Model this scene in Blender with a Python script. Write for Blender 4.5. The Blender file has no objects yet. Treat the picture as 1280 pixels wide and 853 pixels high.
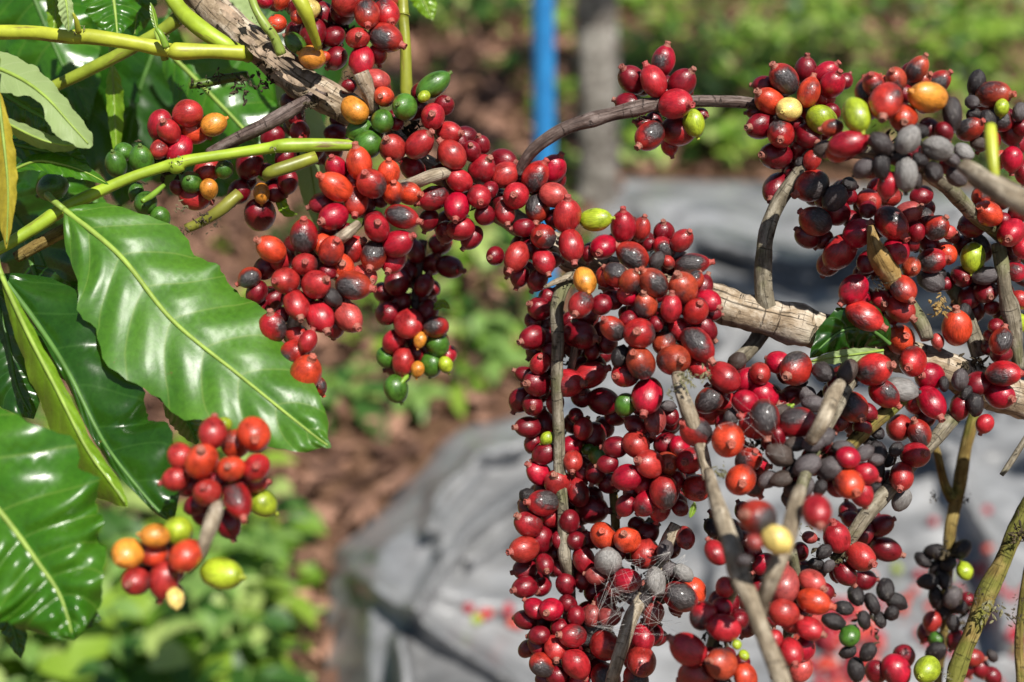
import bpy, bmesh, math, random
from mathutils import Vector, Matrix, noise
random.seed(7)
R_ = math.radians
scene = bpy.context.scene
COL = scene.collection

# ------------------------------------------------------------------ camera
PITCH = R_(25.0)
CAM = Vector((0, 0, 1.15))
FPX = 1280 * 50.0 / 36.0
cam_d = bpy.data.cameras.new('camera')
cam_d.lens = 50; cam_d.sensor_width = 36; cam_d.clip_start = 0.02; cam_d.clip_end = 400
cam_d.dof.use_dof = True
cam_d.dof.focus_distance = 0.600
cam_d.dof.aperture_fstop = 5.6
cam_d.dof.aperture_blades = 9
cam = bpy.data.objects.new('camera', cam_d); COL.objects.link(cam)
cam.location = CAM; cam.rotation_euler = (R_(90) - PITCH, 0, 0)
scene.camera = cam
FWD = Vector((0, math.cos(PITCH), -math.sin(PITCH)))
UP = Vector((0, math.sin(PITCH), math.cos(PITCH)))
RIGHT = Vector((1, 0, 0))

# ------------------------------------------------------------------ light
SUN_DIR = Vector((0.26, -0.48, 0.835)).normalized()      # towards the sun
world = bpy.data.worlds.new('World'); scene.world = world; world.use_nodes = True
nt = world.node_tree; bg = nt.nodes['Background']
sky = nt.nodes.new('ShaderNodeTexSky'); sky.sky_type = 'NISHITA'; sky.sun_disc = False
sky.sun_elevation = math.asin(SUN_DIR.z)
sky.sun_rotation = math.atan2(SUN_DIR.x, SUN_DIR.y)
nt.links.new(sky.outputs[0], bg.inputs[0]); bg.inputs[1].default_value = 0.05
sun_d = bpy.data.lights.new('sun', 'SUN'); sun_d.energy = 5.0; sun_d.angle = R_(0.5); sun_d.color = (1.0, 0.955, 0.88)
sun = bpy.data.objects.new('sun', sun_d); COL.objects.link(sun)
sun.rotation_euler = SUN_DIR.to_track_quat('Z', 'Y').to_euler()
sun.location = (1, -2, 4)
scene.view_settings.view_transform = 'Standard'; scene.view_settings.look = 'None'
scene.view_settings.exposure = 0.42; scene.view_settings.gamma = 1.0
scene.view_settings.use_curve_mapping = False
scene.cycles.diffuse_bounces = 1

def P(x, y, d):                       # photo pixel + distance along the lens axis -> point in the world
    return CAM + FWD * d + RIGHT * ((x - 640) / FPX * d) + UP * ((426.5 - y) / FPX * d)
def G(x, y, z=0.0):                   # photo pixel -> point on the ground
    k = math.sin(PITCH) + math.cos(PITCH) * (y - 426.5) / FPX
    return P(x, y, (CAM.z - z) / k)
def proj(p):
    v = p - CAM; d = v.dot(FWD)
    return 640 + v.dot(RIGHT) / d * FPX, 426.5 - v.dot(UP) / d * FPX, d

# ------------------------------------------------------------------ object helpers
def link_mesh(name, me, mat, parent=None, loc=None):
    o = bpy.data.objects.new(name, me); COL.objects.link(o)
    if mat is not None and not me.materials: me.materials.append(mat)
    if parent is not None: o.parent = parent
    if loc is not None: o.location = loc
    return o
def pyobj(name, verts, faces, mat, parent=None, loc=None, smooth=True, uvs=None):
    me = bpy.data.meshes.new(name)
    me.from_pydata([tuple(v) for v in verts], [], faces); me.update()
    if uvs is not None:
        ul = me.uv_layers.new(name='UVMap')
        for lp in me.loops: ul.data[lp.index].uv = uvs[lp.vertex_index]
    if smooth: me.polygons.foreach_set('use_smooth', [True] * len(me.polygons))
    return link_mesh(name, me, mat, parent, loc)
def tag(o, label, cat, group=None):
    o['label'] = label; o['category'] = cat
    if group: o['group'] = group
    return o
def empty(name, loc, label, cat, group=None):
    o = bpy.data.objects.new(name, None); COL.objects.link(o); o.location = loc
    o.empty_display_size = 0.01
    return tag(o, label, cat, group)

# ------------------------------------------------------------------ materials
class NT:
    def __init__(s, name):
        s.m = bpy.data.materials.new(name); s.m.use_nodes = True
        s.t = s.m.node_tree; s.b = s.t.nodes['Principled BSDF']; s.out = s.t.nodes['Material Output']
    def n(s, typ, **kw):
        nd = s.t.nodes.new(typ)
        for k, v in kw.items():
            if k.startswith('i_'): nd.inputs[k[2:].replace('_', ' ')].default_value = v
            elif k[0] == 'x' and k[1:].isdigit(): nd.inputs[int(k[1:])].default_value = v
            else: setattr(nd, k, v)
        return nd
    def l(s, a, b): s.t.links.new(a, b)
    def noise(s, vec, scale, detail=4, rough=0.55, dist=0.0):
        nd = s.n('ShaderNodeTexNoise'); nd.inputs['Scale'].default_value = scale
        nd.inputs['Detail'].default_value = detail; nd.inputs['Roughness'].default_value = rough
        nd.inputs['Distortion'].default_value = dist
        if vec is not None: s.l(vec, nd.inputs['Vector'])
        return nd.outputs['Fac']
    def ramp(s, fac, stops, interp='LINEAR'):
        nd = s.n('ShaderNodeValToRGB'); cr = nd.color_ramp; cr.interpolation = interp
        while len(cr.elements) < len(stops): cr.elements.new(0.5)
        for e, (p, c) in zip(cr.elements, stops):
            e.position = p; e.color = (c, c, c, 1) if isinstance(c, (int, float)) else (*c, 1)
        s.l(fac, nd.inputs[0]); return nd.outputs[0]
    def mix(s, fac, a, b, blend='MIX'):
        nd = s.n('ShaderNodeMix', data_type='RGBA', blend_type=blend)
        for sock, v in ((nd.inputs[0], fac), (nd.inputs[6], a), (nd.inputs[7], b)):
            if hasattr(v, 'links'): s.l(v, sock)
            elif isinstance(v, (int, float)): sock.default_value = v if sock.type == 'VALUE' else (v, v, v, 1)
            else: sock.default_value = (*v, 1)
        return nd.outputs[2]
    def math(s, op, a, b=0.0, clamp=False):
        nd = s.n('ShaderNodeMath', operation=op, use_clamp=clamp)
        for i, v in enumerate((a, b)):
            if hasattr(v, 'links'): s.l(v, nd.inputs[i])
            else: nd.inputs[i].default_value = v
        return nd.outputs[0]
    def bump(s, h, strength, dist=0.001):
        nd = s.n('ShaderNodeBump'); nd.inputs['Strength'].default_value = strength
        nd.inputs['Distance'].default_value = dist; s.l(h, nd.inputs['Height'])
        s.l(nd.outputs[0], s.b.inputs['Normal']); return nd.outputs[0]
    def col(s, v): s.l(v, s.b.inputs['Base Color'])
    def set(s, **kw):
        for k, v in kw.items(): s.b.inputs[k.replace('_', ' ')].default_value = v

def mapped(N, src, scale):
    mp = N.n('ShaderNodeMapping'); mp.inputs['Scale'].default_value = scale
    N.l(src, mp.inputs['Vector']); return mp.outputs[0]

def mat_cherry():
    N = NT('cherry_skin')
    tc = N.n('ShaderNodeTexCoord'); oi = N.n('ShaderNodeObjectInfo')
    ob = tc.outputs['Object']
    off = N.n('ShaderNodeVectorMath', operation='ADD'); N.l(ob, off.inputs[0])
    rv = N.n('ShaderNodeCombineXYZ'); 
    N.l(N.math('MULTIPLY', oi.outputs['Random'], 37.0), rv.inputs[0]); N.l(N.math('MULTIPLY', oi.outputs['Random'], 91.0), rv.inputs[1])
    N.l(rv.outputs[0], off.inputs[1]); v = off.outputs[0]
    # streaks along the fruit, soft mottling, paler around the crown
    st = N.noise(mapped(N, v, (5.5, 5.5, 0.9)), 2.2, 5, 0.65)
    mo = N.noise(v, 1.3, 3, 0.5)
    c = N.mix(1.0, oi.outputs['Color'], N.ramp(st, [(0.28, 0.50), (0.5, 0.98), (0.72, 1.32)]), 'MULTIPLY')
    c = N.mix(1.0, c, N.ramp(mo, [(0.3, 0.52), (0.5, 0.98), (0.7, 1.25)]), 'MULTIPLY')
    # scorched patch facing local +X: its size is carried by the object's alpha (1 = none)
    sx = N.n('ShaderNodeSeparateXYZ'); N.l(ob, sx.inputs[0])
    e = N.math('ADD', sx.outputs[0], N.math('MULTIPLY', N.math('SUBTRACT', N.noise(v, 2.0, 4, 0.6), 0.5), 0.75))
    m = N.math('SUBTRACT', e, oi.outputs['Alpha'])
    msk = N.ramp(N.math('MULTIPLY', m, 4.0, True), [(0.0, 0.0), (1.0, 1.0)])
    edge = N.ramp(N.math('ADD', N.math('MULTIPLY', m, 1.6), 0.5, True), [(0.0, 0.0), (0.55, 1.0)])
    c = N.mix(N.math('MULTIPLY', edge, 0.6), c, (0.075, 0.010, 0.010))
    dry = N.ramp(N.noise(mapped(N, v, (6, 6, 1.4)), 1.6, 5, 0.7), [(0.25, (0.008, 0.006, 0.007)), (0.5, (0.032, 0.026, 0.027)), (0.78, (0.15, 0.13, 0.13))])
    c = N.mix(msk, c, dry)
    # bloom / dust specks
    sp = N.n('ShaderNodeTexVoronoi'); sp.inputs['Scale'].default_value = 9.0; N.l(v, sp.inputs['Vector'])
    spm = N.ramp(sp.outputs['Distance'], [(0.0, 1.0), (0.10, 0.75), (0.16, 0.0)])
    spm = N.math('MULTIPLY', spm, N.ramp(N.noise(v, 1.7, 2), [(0.52, 0.0), (0.62, 0.8)]))
    c = N.mix(N.math('MULTIPLY', spm, 0.5), c, (0.45, 0.38, 0.30))
    N.col(c)
    N.l(N.mix(msk, N.ramp(mo, [(0.3, 0.26), (0.7, 0.38)]), 0.40), N.b.inputs['Roughness'])
    h = N.math('ADD', N.math('MULTIPLY', st, 0.35), N.math('MULTIPLY', N.math('MULTIPLY', msk, N.noise(v, 3.5, 5, .7)), 1.6))
    N.bump(h, 0.45, 0.0012)
    N.set(Specular_IOR_Level=0.6, Coat_Weight=0.25, Coat_Roughness=0.16)
    return N.m
def mat_dry():
    N = NT('dried_cherry_skin')
    tc = N.n('ShaderNodeTexCoord'); oi = N.n('ShaderNodeObjectInfo'); ob = tc.outputs['Object']
    off = N.n('ShaderNodeVectorMath', operation='ADD'); N.l(ob, off.inputs[0])
    rv = N.n('ShaderNodeCombineXYZ'); N.l(N.math('MULTIPLY', oi.outputs['Random'], 37.0), rv.inputs[0]); N.l(rv.outputs[0], off.inputs[1])
    v = off.outputs[0]
    a = N.noise(mapped(N, v, (4, 4, 1.2)), 1.8, 6, 0.7)
    c = N.mix(1.0, oi.outputs['Color'], N.ramp(a, [(0.25, 0.45), (0.5, 0.95), (0.75, 1.6)]), 'MULTIPLY')
    c = N.mix(N.ramp(N.noise(v, 2.4, 4), [(0.6, 0.0), (0.72, 0.5)]), c, (0.22, 0.20, 0.18))
    N.col(c); N.set(Roughness=0.46, Specular_IOR_Level=0.5)
    N.bump(a, 0.45, 0.0016)
    return N.m
def mat_calyx():
    N = NT('calyx_skin')
    tc = N.n('ShaderNodeTexCoord'); oi = N.n('ShaderNodeObjectInfo'); v = tc.outputs['Object']
    a = N.noise(v, 9.0, 4, .6)
    c = N.mix(1.0, oi.outputs['Color'], N.ramp(a, [(0.3, 0.6), (0.7, 1.35)]), 'MULTIPLY')
    N.col(c); N.set(Roughness=0.55); N.bump(a, 0.5, 0.001)
    return N.m
def mat_bark(name, dark, mid, light, greeny=None, vs=1.0, rough=0.85, bump=0.8):
    N = NT(name)
    tc = N.n('ShaderNodeTexCoord'); uv = tc.outputs['UV']; ob = tc.outputs['Object']
    f1 = N.noise(mapped(N, uv, (5 * vs, 70 * vs, 1)), 1.0, 7, 0.68, 0.6)
    f2 = N.noise(ob, 60, 5, 0.6)
    f3 = N.noise(ob, 260, 4, 0.65)
    f = N.math('ADD', N.math('MULTIPLY', f1, 0.55), N.math('ADD', N.math('MULTIPLY', f2, 0.3), N.math('MULTIPLY', f3, 0.2)))
    c = N.ramp(f, [(0.36, dark), (0.50, mid), (0.64, light)])
    if greeny: c = N.mix(N.ramp(N.noise(ob, 38, 4), [(0.5, 0.0), (0.62, 0.75)]), c, greeny)
    cx_ = N.noise(mapped(N, uv, (3.0, 420, 1)), 1.0, 4, 0.6, 0.5); fb = N.noise(mapped(N, uv, (34, 26, 1)), 1.0, 6, 0.7, 0.8)
    crk = N.math('MULTIPLY', N.ramp(cx_, [(0.34, 0.22), (0.41, 1.0)]), N.ramp(fb, [(0.33, 0.25), (0.44, 1.0)]))
    c = N.mix(0.75, c, N.mix(1.0, c, crk, 'MULTIPLY'))
    c = N.mix(N.ramp(N.noise(ob, 120, 5, .7), [(0.6, 0.0), (0.7, 0.6)]), c, light)
    N.col(c); N.set(Roughness=rough, Specular_IOR_Level=0.3)
    N.bump(N.math('ADD', f, N.math('MULTIPLY', crk, 0.5)), bump, 0.002)
    return N.m
def mat_greenstem():
    N = NT('green_stem_skin')
    tc = N.n('ShaderNodeTexCoord'); uv = tc.outputs['UV']; ob = tc.outputs['Object']; oi = N.n('ShaderNodeObjectInfo')
    a = N.noise(ob, 70, 5, .6)
    c = N.mix(1.0, oi.outputs['Color'], N.ramp(a, [(0.3, 0.62), (0.7, 1.25)]), 'MULTIPLY')
    s = N.noise(mapped(N, uv, (4, 22, 1)), 1.0, 5, 0.65)
    c = N.mix(N.ramp(s, [(0.57, 0.0), (0.64, 0.85)]), c, (0.16, 0.085, 0.04))
    N.col(c); N.set(Roughness=0.42); N.bump(a, 0.35, 0.001)
    return N.m
def mat_leaf(name, top, top2, vein, under, rough=0.23, trans=0.30, tcol=(0.16, 0.38, 0.015), spec=0.65):
    N = NT(name)
    tc = N.n('ShaderNodeTexCoord'); ob = tc.outputs['Object']; uv = tc.outputs['UV']; ge = N.n('ShaderNodeNewGeometry')
    sx = N.n('ShaderNodeSeparateXYZ'); N.l(uv, sx.inputs[0])
    fr = N.math('PINGPONG', sx.outputs[1], 0.5)                    # 0 on a side vein
    vn = N.ramp(fr, [(0.0, 1.0), (0.02, 0.6), (0.045, 0.0)])
    a = N.noise(ob, 45, 4, .6); b = N.noise(ob, 420, 3, .6)
    c = N.ramp(a, [(0.3, top), (0.7, top2)])
    c = N.mix(1.0, c, N.ramp(b, [(0.3, 0.82), (0.7, 1.15)]), 'MULTIPLY')
    c = N.mix(N.math('MULTIPLY', vn, 0.38), c, vein)
    blem = N.ramp(N.noise(ob, 110, 4, .65), [(0.70, 0.0), (0.74, 0.7)])
    c = N.mix(blem, c, (0.16, 0.12, 0.03))
    cu = N.mix(N.math('MULTIPLY', vn, 0.5), under, vein)
    c2 = N.mix(ge.outputs['Backfacing'], c, cu)
    N.col(c2)
    N.l(N.mix(ge.outputs['Backfacing'], N.ramp(a, [(0.3, rough), (0.7, rough + .1)]), 0.5), N.b.inputs['Roughness'])
    N.set(Specular_IOR_Level=spec)
    nm = N.bump(N.math('ADD', N.math('MULTIPLY', b, 0.18), N.math('MULTIPLY', fr, 0.8)), 0.3, 0.0015)
    tr = N.n('ShaderNodeBsdfTranslucent')
    N.l(N.mix(N.math('MULTIPLY', vn, 0.5), tcol, (0.35, 0.5, 0.08)), tr.inputs['Color']); N.l(nm, tr.inputs['Normal'])
    ms = N.n('ShaderNodeMixShader'); ms.inputs[0].default_value = trans
    N.l(N.b.outputs[0], ms.inputs[1]); N.l(tr.outputs[0], ms.inputs[2]); N.l(ms.outputs[0], N.out.inputs[0])
    return N.m
def mat_simple(name, col, rough=0.6, var=0.3, scale=40, bump=0.2, spec=0.4):
    N = NT(name); tc = N.n('ShaderNodeTexCoord')
    a = N.noise(tc.outputs['Object'], scale, 5, .6)
    lo = tuple(x * (1 - var) for x in col); hi = tuple(min(1, x * (1 + var)) for x in col)
    N.col(N.ramp(a, [(0.3, lo), (0.7, hi)])); N.set(Roughness=rough, Specular_IOR_Level=spec)
    if bump: N.bump(a, bump, 0.002)
    return N.m

M_CH = mat_cherry(); M_DRY = mat_dry(); M_CAL = mat_calyx()
M_LIMB = mat_bark('limb_bark', (0.085, 0.052, 0.030), (0.31, 0.235, 0.155), (0.62, 0.54, 0.43), bump=1.0)
M_GREY = mat_bark('grey_twig_bark', (0.05, 0.04, 0.027), (0.17, 0.145, 0.10), (0.40, 0.36, 0.28), (0.13, 0.14, 0.05))
M_DARK = mat_bark('dark_twig_bark', (0.03, 0.02, 0.018), (0.105, 0.072, 0.06), (0.24, 0.19, 0.17), rough=.6)
M_PALE = mat_bark('pale_twig_bark', (0.075, 0.055, 0.035), (0.26, 0.21, 0.145), (0.54, 0.47, 0.36), bump=.7)
M_OCHRE = mat_bark('ochre_twig_bark', (0.06, 0.035, 0.008), (0.19, 0.13, 0.035), (0.36, 0.28, 0.10), (0.12, 0.14, 0.02))
M_GOLD = mat_bark('golden_stub_bark', (0.10, 0.055, 0.012), (0.30, 0.19, 0.06), (0.50, 0.38, 0.18))
M_STEM = mat_greenstem()
M_SCRAP = mat_simple('dried_scrap', (0.055, 0.042, 0.022), 0.9, 0.8, 150)
M_SCRAPG = mat_simple('grey_green_scrap', (0.17, 0.16, 0.085), 0.9, 0.7, 150)
M_LEAF = mat_leaf('leaf_glossy', (0.026, 0.12, 0.006), (0.06, 0.19, 0.010), (0.20, 0.32, 0.05), (0.16, 0.28, 0.07))
M_LEAFA = mat_leaf('leaf_satin', (0.045, 0.155, 0.008), (0.085, 0.23, 0.012), (0.22, 0.33, 0.06), (0.16, 0.28, 0.07), rough=.39, spec=.9)
M_LEAFD = mat_leaf('leaf_deep_shaded', (0.010, 0.050, 0.005), (0.022, 0.085, 0.007), (0.04, 0.13, 0.02), (0.10, 0.20, 0.05), trans=.26, tcol=(0.12, 0.32, 0.01))  # darker copy of the leaf green, shade put into the colour
M_LEAFL = mat_leaf('leaf_lime', (0.16, 0.32, 0.016), (0.24, 0.42, 0.025), (0.28, 0.38, 0.07), (0.2, 0.32, 0.06), trans=.4, tcol=(0.30, 0.50, 0.02))
M_LEAFP = mat_leaf('leaf_pale', (0.27, 0.37, 0.14), (0.36, 0.46, 0.20), (0.42, 0.5, 0.25), (0.30, 0.40, 0.16), rough=.5, trans=.3, tcol=(0.35, 0.5, 0.12), spec=.3)
M_LEAFY = mat_leaf('leaf_yellow', (0.42, 0.34, 0.03), (0.52, 0.44, 0.05), (0.5, 0.4, 0.1), (0.45, 0.38, 0.08), rough=.5, tcol=(0.5, 0.42, 0.03), spec=.3)
M_RIB = mat_simple('leaf_rib', (0.25, 0.36, 0.06), 0.5, 0.3, 80)
M_RIBD = mat_simple('leaf_rib_shaded', (0.08, 0.18, 0.035), 0.5, 0.3, 80)  # darker rib copy for the leaves coloured as shaded

# ------------------------------------------------------------------ shape helpers
def cr(pts, n):                       # Catmull-Rom through tuples, n samples
    k = len(pts)
    if k == 2: return [tuple(a + (b - a) * i / (n - 1) for a, b in zip(*pts)) for i in range(n)]
    out = []
    for i in range(n):
        t = i / (n - 1) * (k - 1); j = min(int(t), k - 2); f = t - j
        p0, p1, p2, p3 = pts[max(j - 1, 0)], pts[j], pts[j + 1], pts[min(j + 2, k - 1)]
        out.append(tuple(0.5 * (2 * b + (c - a) * f + (2 * a - 5 * b + 4 * c - d) * f * f + (3 * b - a - 3 * c + d) * f ** 3)
                         for a, b, c, d in zip(p0, p1, p2, p3)))
    return out
def lerp_list(L, t):
    x = t * (len(L) - 1); i = min(int(x), len(L) - 2); f = x - i
    return L[i] * (1 - f) + L[i + 1] * f

def tube_geo(pts, rad, ring=12, rough=0.0, knot=None, seed=0.0):
    n = len(pts); V = []; F = []; UV = []
    prev = None; length = 0
    for i in range(n):
        t = (pts[min(i + 1, n - 1)] - pts[max(i - 1, 0)])
        if t.length < 1e-9: t = Vector((0, 0, 1))
        t.normalize()
        if prev is None:
            a = t.cross(Vector((0.3, 0.9, 0.1))); a.normalize()
        else:
            a = prev - t * prev.dot(t); a.normalize()
        prev = a; b = t.cross(a)
        if i: length += (pts[i] - pts[i - 1]).length
        for k in range(ring):
            an = 2 * math.pi * k / ring
            dirv = a * math.cos(an) + b * math.sin(an)
            r = rad[i]
            if rough:
                q = pts[i] * 90 + dirv * 1.3 + Vector((seed, 0, 0))
                r *= 1 + rough * noise.noise(q) + rough * 0.6 * noise.noise(q * 2.7)
            V.append(pts[i] + dirv * r); UV.append((k / ring if k <= ring / 2 else 1 - k / ring, length))
    for i in range(n - 1):
        for k in range(ring):
            k2 = (k + 1) % ring
            F.append((i * ring + k, i * ring + k2, (i + 1) * ring + k2, (i + 1) * ring + k))
    F.append(tuple(reversed(range(ring)))); F.append(tuple((n - 1) * ring + k for k in range(ring)))
    return V, F, UV
def px_tube(ctrl, rough=0.0, step=0.0025, seed=0.0, wob=0.0, nodes=()):
    # ctrl: (x, y, depth, radius in photo pixels)
    L = sum((P(*a[:3]) - P(*b[:3])).length for a, b in zip(ctrl, ctrl[1:]))
    n = max(8, int(L / step)); s = cr(ctrl, n)
    pts = [P(a, b, c) for a, b, c, r in s]; rad = [max(r, 0.8) * c / FPX for a, b, c, r in s]
    for i, p in enumerate(pts):
        if wob:
            pts[i] = p + Vector((noise.noise(p * 45 + Vector((seed, 3, 1))), noise.noise(p * 45 + Vector((7, seed, 1))), noise.noise(p * 45 + Vector((1, 3, seed))))) * wob * rad[i]
        u = i / (n - 1)
        for (nu, amp, w) in nodes: rad[i] *= 1 + amp * math.exp(-((u - nu) / w) ** 2)
    return pts, rad
def flip_uv_none(): pass

# ------------------------------------------------------------------ branches
def scrap(name, x, y, d, r, n, mat, parent, root, seed=1):
    rnd = random.Random(seed); V = []; F = []
    for i in range(n):
        c = P(x + rnd.gauss(0, r * .5), y + rnd.gauss(0, r * .5), d + rnd.gauss(0, r * .3) * d / FPX)
        ln = rnd.uniform(.25, .75) * r * d / FPX; w = ln * rnd.uniform(.10, .30)
        dr = Vector((rnd.gauss(0, 1), rnd.gauss(0, 1), rnd.gauss(0, 1) - .3)).normalized()
        side = dr.orthogonal().normalized(); s2 = dr.cross(side)
        o = len(V); m = 5
        for (t, rr) in ((-.5, .35), (-.1, 1.0), (.3, .7), (.6, .12)):
            for k in range(m):
                a = 2 * math.pi * k / m + t * 2
                V.append(c + dr * ln * t + (side * math.cos(a) + s2 * math.sin(a)) * w * rr * rnd.uniform(.6, 1.2) - root)
        for j in range(3):
            for k in range(m): F.append((o + j * m + k, o + j * m + (k + 1) % m, o + (j + 1) * m + (k + 1) % m, o + (j + 1) * m + k))
        F.append(tuple(o + k for k in reversed(range(m)))); F.append(tuple(o + 3 * m + k for k in range(m)))
    return pyobj(name, V, F, mat, parent, smooth=False)

def branch(name, label, ctrl, mat, cat='branch', group=None, rough=0.12, wob=0.25, nodes=(), color=None, scraps=(), ring=14, stubs=()):
    if name in ('bare_twig', 'twig_stub'): ctrl = [(a, b, c, r * .92) for a, b, c, r in ctrl]
    root = P(*ctrl[0][:3])
    pts, rad = px_tube(ctrl, rough, seed=ctrl[0][0] * .13, wob=wob, nodes=nodes)
    V, F, UV = tube_geo(pts, rad, ring, rough, seed=ctrl[0][1] * .37)
    V = [v - root for v in V]
    if scraps or stubs:
        e = empty(name, root, label, cat, group)
        o = pyobj('stem', V, F, mat, e, uvs=UV)
        if color: o.color = (*color, 1)
        for i, (x, y, d, r, n, m) in enumerate(scraps): scrap('dried_bract', x, y, d, r, n, m, e, root, i + int(x))
        for (c2, m2, col2) in stubs:
            p2, r2 = px_tube(c2, rough, seed=c2[0][0] * .2, wob=wob)
            V2, F2, U2 = tube_geo(p2, r2, 12, rough, seed=c2[0][1])
            s = pyobj('side_twig', [v - root for v in V2], F2, m2, e, uvs=U2)
            if col2: s.color = (*col2, 1)
        return e
    o = pyobj(name, V, F, mat, None, root, uvs=UV); tag(o, label, cat, group)
    if color: o.color = (*color, 1)
    return o
YG = (0.40, 0.44, 0.035); GR = (0.18, 0.32, 0.03); GRD = (0.10, 0.17, 0.02)

limb = branch('coffee_branch', 'thick brown main limb with peeling bark crossing the whole picture', [
    (215, -40, .64, 17), (262, 8, .63, 19), (314, 52, .625, 20), (365, 92, .62, 21), (425, 128, .615, 20), (470, 158, .615, 17),
    (520, 200, .622, 15), (590, 238, .63, 15), (660, 290, .635, 16), (730, 330, .635, 17), (800, 352, .63, 19), (880, 374, .612, 22), (930, 392, .605, 23),
    (990, 406, .605, 24), (1050, 420, .612, 23), (1120, 440, .625, 21), (1180, 462, .625, 21), (1235, 488, .63, 24), (1310, 505, .635, 25), (1450, 560, .66, 27), (1650, 680, .69, 30), (1850, 860, .72, 33)],
    M_LIMB, rough=.16, nodes=((.06, .12, .01), (.13, .1, .01), (.42, .16, .012), (.62, .15, .012)),
    scraps=((300, 108, .615, 16, 40, M_SCRAP), (272, 96, .62, 9, 16, M_SCRAP), (330, 100, .612, 16, 36, M_SCRAP), (390, 128, .60, 14, 34, M_SCRAP), (347, 70, .605, 8, 14, M_SCRAP),
            (435, 95, .605, 8, 14, M_SCRAP), (460, 135, .60, 9, 18, M_SCRAP), (238, 25, .615, 10, 18, M_SCRAP), (1205, 455, .60, 12, 26, M_SCRAP), (1060, 400, .60, 10, 16, M_SCRAPG)),
    stubs=(([(965, 398, .615, 13), (940, 432, .612, 10), (917, 452, .61, 9)], M_GREY, None),
           ([(405, 112, .605, 8), (345, 148, .60, 9), (300, 172, .60, 8), (262, 195, .605, 8)], M_DARK, None)))
def bark_flakes():
    rnd = random.Random(4); V = []; F = []
    spine = cr([(262, 4, .61, 18), (314, 48, .604, 20), (370, 90, .598, 21), (430, 126, .594, 18)], 90)
    for i in range(26):
        j = rnd.randint(0, 70); ln = rnd.randint(8, 19); off = rnd.uniform(-.75, .7); o = len(V); w = rnd.uniform(1.2, 3.5)
        for k in range(ln):
            x, y, d, r = spine[j + k if j + k < 90 else 89]
            lift = .0006 + .0025 * (k / ln) ** 3 * rnd.random()
            sw = w * math.sin(math.pi * (k + .5) / ln) + .3
            nx, ny = .55, -.83
            z = d + .006 * off * off - lift
            V += [P(x + nx * (off * r - sw), y + ny * (off * r - sw), z), P(x + nx * (off * r + sw), y + ny * (off * r + sw), z - .0005),
                  P(x + nx * (off * r + sw), y + ny * (off * r + sw), z + .0008), P(x + nx * (off * r - sw), y + ny * (off * r - sw), z + .0008)]
        for k in range(ln - 1):
            for q in range(4):
                F.append((o + 4 * k + q, o + 4 * k + (q + 1) % 4, o + 4 * k + 4 + (q + 1) % 4, o + 4 * k + 4 + q))
    pyobj('bark_flake', [v - limb.location for v in V], F, M_FLAKE, limb, smooth=False)
M_FLAKE = mat_simple('bark_flake', (0.36, 0.27, 0.19), .85, .55, 220)
bark_flakes()

branch('green_twig', 'yellow green twig running straight to the limb at top left', [(-260, 20, .64, 10), (-130, 34, .615, 9), (-30, 40, .60, 9), (40, 41, .598, 9), (85, 46, .596, 9), (112, 46, .596, 10), (160, 53, .597, 9), (212, 63, .60, 9), (222, 64, .60, 11), (262, 64, .603, 9), (305, 66, .607, 10)],
       M_STEM, 'twig', color=YG, rough=.05, wob=.1, nodes=((.66, .12, .02),), scraps=((98, 34, .592, 9, 12, M_SCRAPG), (208, 48, .592, 7, 10, M_SCRAPG)),
       stubs=(([(98, 40, .59, 4), (95, 25, .585, 3), (91, 16, .583, 1)], M_STEM, YG), ([(208, 60, .592, 5), (202, 45, .59, 4), (196, 36, .59, 3)], M_STEM, GR)))
branch('green_twig', 'olive twig with a brown split passing below the straight yellow green twig', [(62, 111, .63, 7), (110, 88, .628, 8), (150, 68, .625, 8), (200, 40, .622, 8), (222, 24, .62, 9)], M_STEM, 'twig', color=(.26, .33, .03), rough=.05, wob=.1)
branch('green_twig', 'thick lime shoot under the peeling limb at the top edge', [(206, -22, .62, 10), (224, 10, .616, 10), (252, 36, .612, 11), (286, 58, .612, 10), (312, 72, .62, 8)], M_STEM, 'twig', color=(.34, .46, .03), rough=.05, wob=.1)
branch('green_twig', 'long green twig that carries the big glossy leaf and green cherries', [(-260, 440, .61, 8), (-130, 375, .59, 7), (-20, 322, .585, 7), (40, 287, .588, 8), (78, 262, .59, 9), (150, 228, .592, 7), (205, 209, .594, 7), (221, 208, .594, 10), (240, 200, .594, 7), (330, 186, .597, 7), (362, 182, .597, 9), (445, 182, .605, 7)],
       M_STEM, 'twig', color=(.30, .42, .03), rough=.05, wob=.1, nodes=(), scraps=((222, 200, .588, 8, 10, M_SCRAPG), (345, 186, .592, 7, 8, M_SCRAPG)),
       stubs=(([(395, 196, .60, 8), (365, 207, .597, 9), (338, 216, .595, 8), (333, 222, .6, 5)], M_STEM, (.25, .27, .03)), ([(205, 232, .60, 3), (190, 245, .595, 4), (178, 252, .59, 3)], M_STEM, GR)))
branch('green_twig', 'short ochre twig just below the long green twig', [(20, 322, .61, 7), (55, 302, .61, 8), (90, 284, .612, 8), (150, 262, .63, 6)], M_OCHRE, 'twig', rough=.08, wob=.1)
branch('green_twig', 'upright green twig at the top edge, right of the red cherries', [(503, -20, .62, 6), (504, 15, .62, 7), (504, 18, .62, 9), (504, 24, .62, 7), (507, 60, .62, 7), (508, 115, .622, 8), (512, 150, .625, 7)], M_STEM, 'twig', color=(.28, .30, .03), rough=.07, wob=.15)
branch('green_twig', 'lime twig fork beside the yellow cherry at the top edge', [(365, -15, .58, 8), (380, 10, .58, 9), (388, 32, .585, 7), (398, 60, .595, 5)], M_STEM, 'twig', color=YG, rough=.05, wob=.1)
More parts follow.
